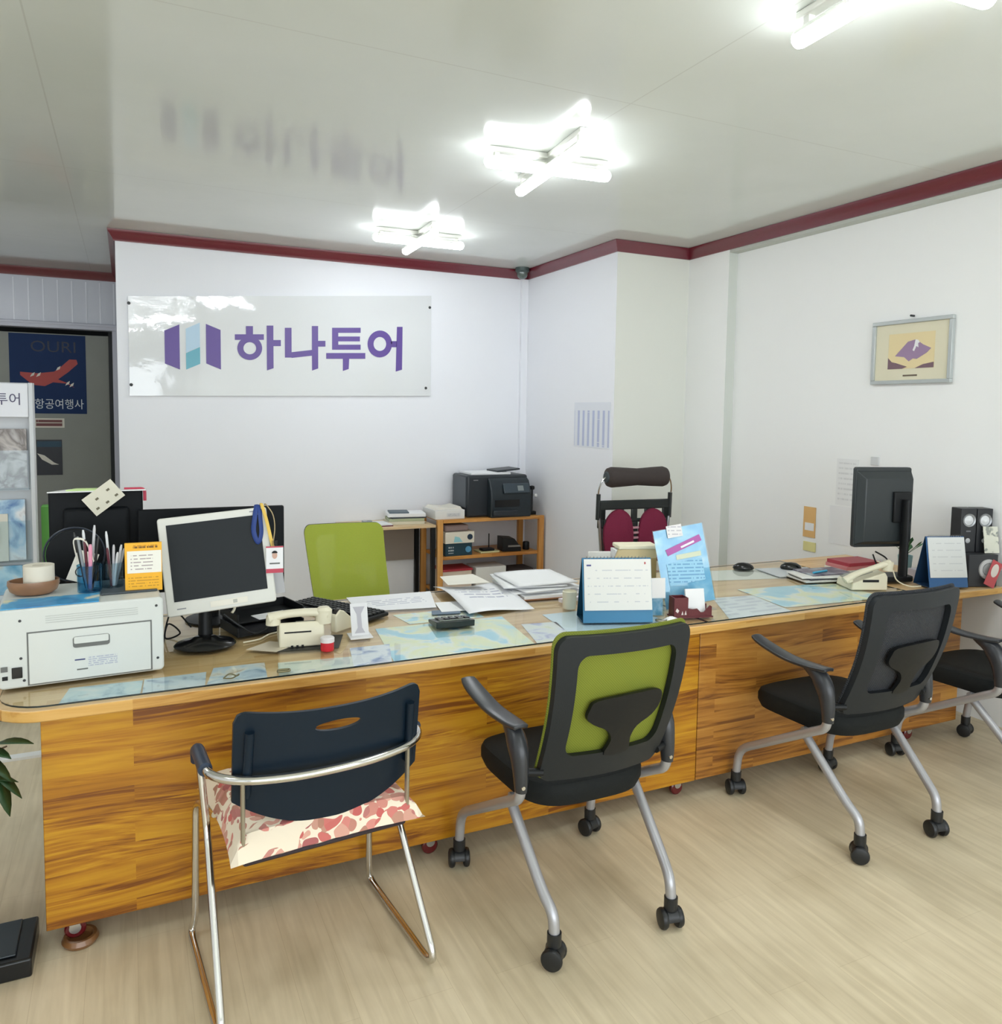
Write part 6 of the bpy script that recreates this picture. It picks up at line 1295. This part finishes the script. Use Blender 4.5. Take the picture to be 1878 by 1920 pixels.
obj('white_oval', B().prism([(0.018*math.cos(t), 0.10+0.036*math.sin(t)) for t in [2*PI*k/24 for k in range(24)]], 0.001, lambda a, c, d: T @ Vector((a, -0.0045+d, c))), mat('leaflet_cream', (226, 216, 206), 0.5), fb)
gp = thing('small_plant', 'small green plant in a pale blue cup between the dark monitor and the speakers', 'plant', (3.83, 2.90, DT+0.0008))
obj('cup', B().lathe([(0, 0), (0.03, 0), (0.038, 0.10), (0.034, 0.10), (0.028, 0.004), (0, 0.004)], seg=24), mat('pale_teal_cup', (150, 190, 196), 0.4), gp)
lf = mat('dark_green_leaf', (52, 104, 62), 0.5)
b = B()
for k in range(9):
    a = k*2.4; r_ = 0.05+0.02*(k % 3); p0 = Vector((0, 0, 0.10)); p1 = Vector((r_*math.cos(a), r_*math.sin(a), 0.15+0.02*(k % 4))); b.tube([p0, p0.lerp(p1, 0.6), p0.lerp(p1, 0.85), p1], [0.002, 0.004, 0.012, 0.001], 6, flat=0.3)
obj('leaves', b, lf, gp)
tag(obj('white_booklet', bx(-0.06, 0.06, -0.05, 0.05, 0, 0.05), mat('lilac_white_box', (206, 200, 206), 0.5), loc=(3.80, 2.76, DT+0.0006), rot=(0, 0, math.radians(-16))), 'pale box of papers behind the plain desk calendar', 'box')

# ------------------------------------------------------------------ plant and black base at the left edge
pl = thing('potted_plant', 'dark green leafy plant at the left edge beside the counter', 'plant', (-0.53, 2.44, 0))
LF = mat('glossy_dark_leaf', (36, 66, 34), 0.4)
obj('pot', B().lathe([(0, 0.0628), (0.15, 0.0628), (0.192, 0.41), (0.178, 0.41), (0.14, 0.08), (0, 0.08)], seg=28), mat('brown_pot', (142, 92, 70), 0.5), pl)
obj('soil', B().lathe([(0, 0.37), (0.17, 0.37), (0.17, 0.38), (0, 0.385)], seg=24), mat('dark_soil', (50, 40, 34), 0.9), pl)
obj('stem', B().tube(cr([(0, 0, 0.37), (0.02, 0.0, 0.52), (0.06, 0.02, 0.7), (0.1, 0.02, 0.80)], 4), 0.008, 8), mat('brown_stem', (90, 70, 50), 0.8), pl)
rnd = random.Random(11)
def leaf(b, p, d, ln, wd, droop):
    d = d.normalized(); side = d.cross(Vector((0, 0, 1))).normalized(); prev = None
    for i in range(6):
        t = i/5; q = p+d*ln*t+Vector((0, 0, -droop*t*t*ln)); w_ = wd*math.sin(PI*min(1, t*0.9+0.06))**0.8*(1-t*0.35) if i < 5 else 0.0005
        cur = [b.bm.verts.new(q-side*w_+Vector((0, 0, 0.18*w_))), b.bm.verts.new(q), b.bm.verts.new(q+side*w_+Vector((0, 0, 0.18*w_)))]
        if prev:
            for k in range(2): b.face([prev[k], prev[k+1], cur[k+1], cur[k]])
        prev = cur
tips = [((0.20, 0.0, 0.665), (1, -0.1, 0.12)), ((0.16, 0.0, 0.655), (0.9, -0.5, 0.0)), ((0.13, -0.01, 0.65), (0.5, -0.7, 0.3)), ((0.17, -0.02, 0.64), (0.7, -0.3, -0.5)), ((0.12, 0.0, 0.63), (0.6, -0.4, -0.3)),
        ((0.19, 0.0, 0.585), (0.7, -0.2, -0.6)), ((0.16, -0.01, 0.58), (1, 0.1, -0.1)), ((0.15, -0.02, 0.57), (0.4, -0.6, -0.9)), ((0.12, 0.0, 0.575), (0.8, -0.3, -0.6)), ((0.20, 0.0, 0.565), (0.3, -0.2, -1.0)),
        ((0.05, 0, 0.7), (0.2, -0.9, 0.4)), ((0.0, 0, 0.76), (-0.5, -0.6, 0.5)), ((-0.05, 0.0, 0.65), (-1, -0.1, 0.2)), ((0.1, 0.05, 0.78), (0.3, 0.8, 0.6)), ((0.02, 0.0, 0.6), (-0.3, 0.9, 0.3))]
br = B()
br.tube(cr([(0.03, 0, 0.60), (0.10, 0, 0.65), (0.18, 0, 0.645), (0.22, 0, 0.655)], 4), 0.0025, 6); obj('twig', br, mat('brown_stem', (90, 70, 50), 0.8), pl)
br = B(); br.tube(cr([(0.02, 0, 0.54), (0.10, 0, 0.59), (0.16, 0, 0.59), (0.20, 0, 0.575)], 4), 0.0025, 6); obj('twig', br, mat('brown_stem', (90, 70, 50), 0.8), pl)
for p_, d_ in tips:
    b = B(); leaf(b, Vector(p_), Vector(d_), 0.085, 0.026, 0.25); obj('leaf', b, LF, pl, solid=0.0012)
BBs = thing('black_stand_base', 'low black square tray on the floor at the lower left edge, under the potted plant', 'base', (-0.405, 2.49, 0), math.radians(0))
obj('slab', bx(-0.14, 0.14, -0.075, 0.13, 0.0, 0.055), mat('black_gloss_base', (16, 19, 22), 0.3), BBs, bevel=0.006)
obj('upper_plate', bx(-0.13, 0.10, -0.05, 0.12, 0.0555, 0.062), mat('dark_slate_plate', (44, 52, 58), 0.3), BBs, bevel=0.003)
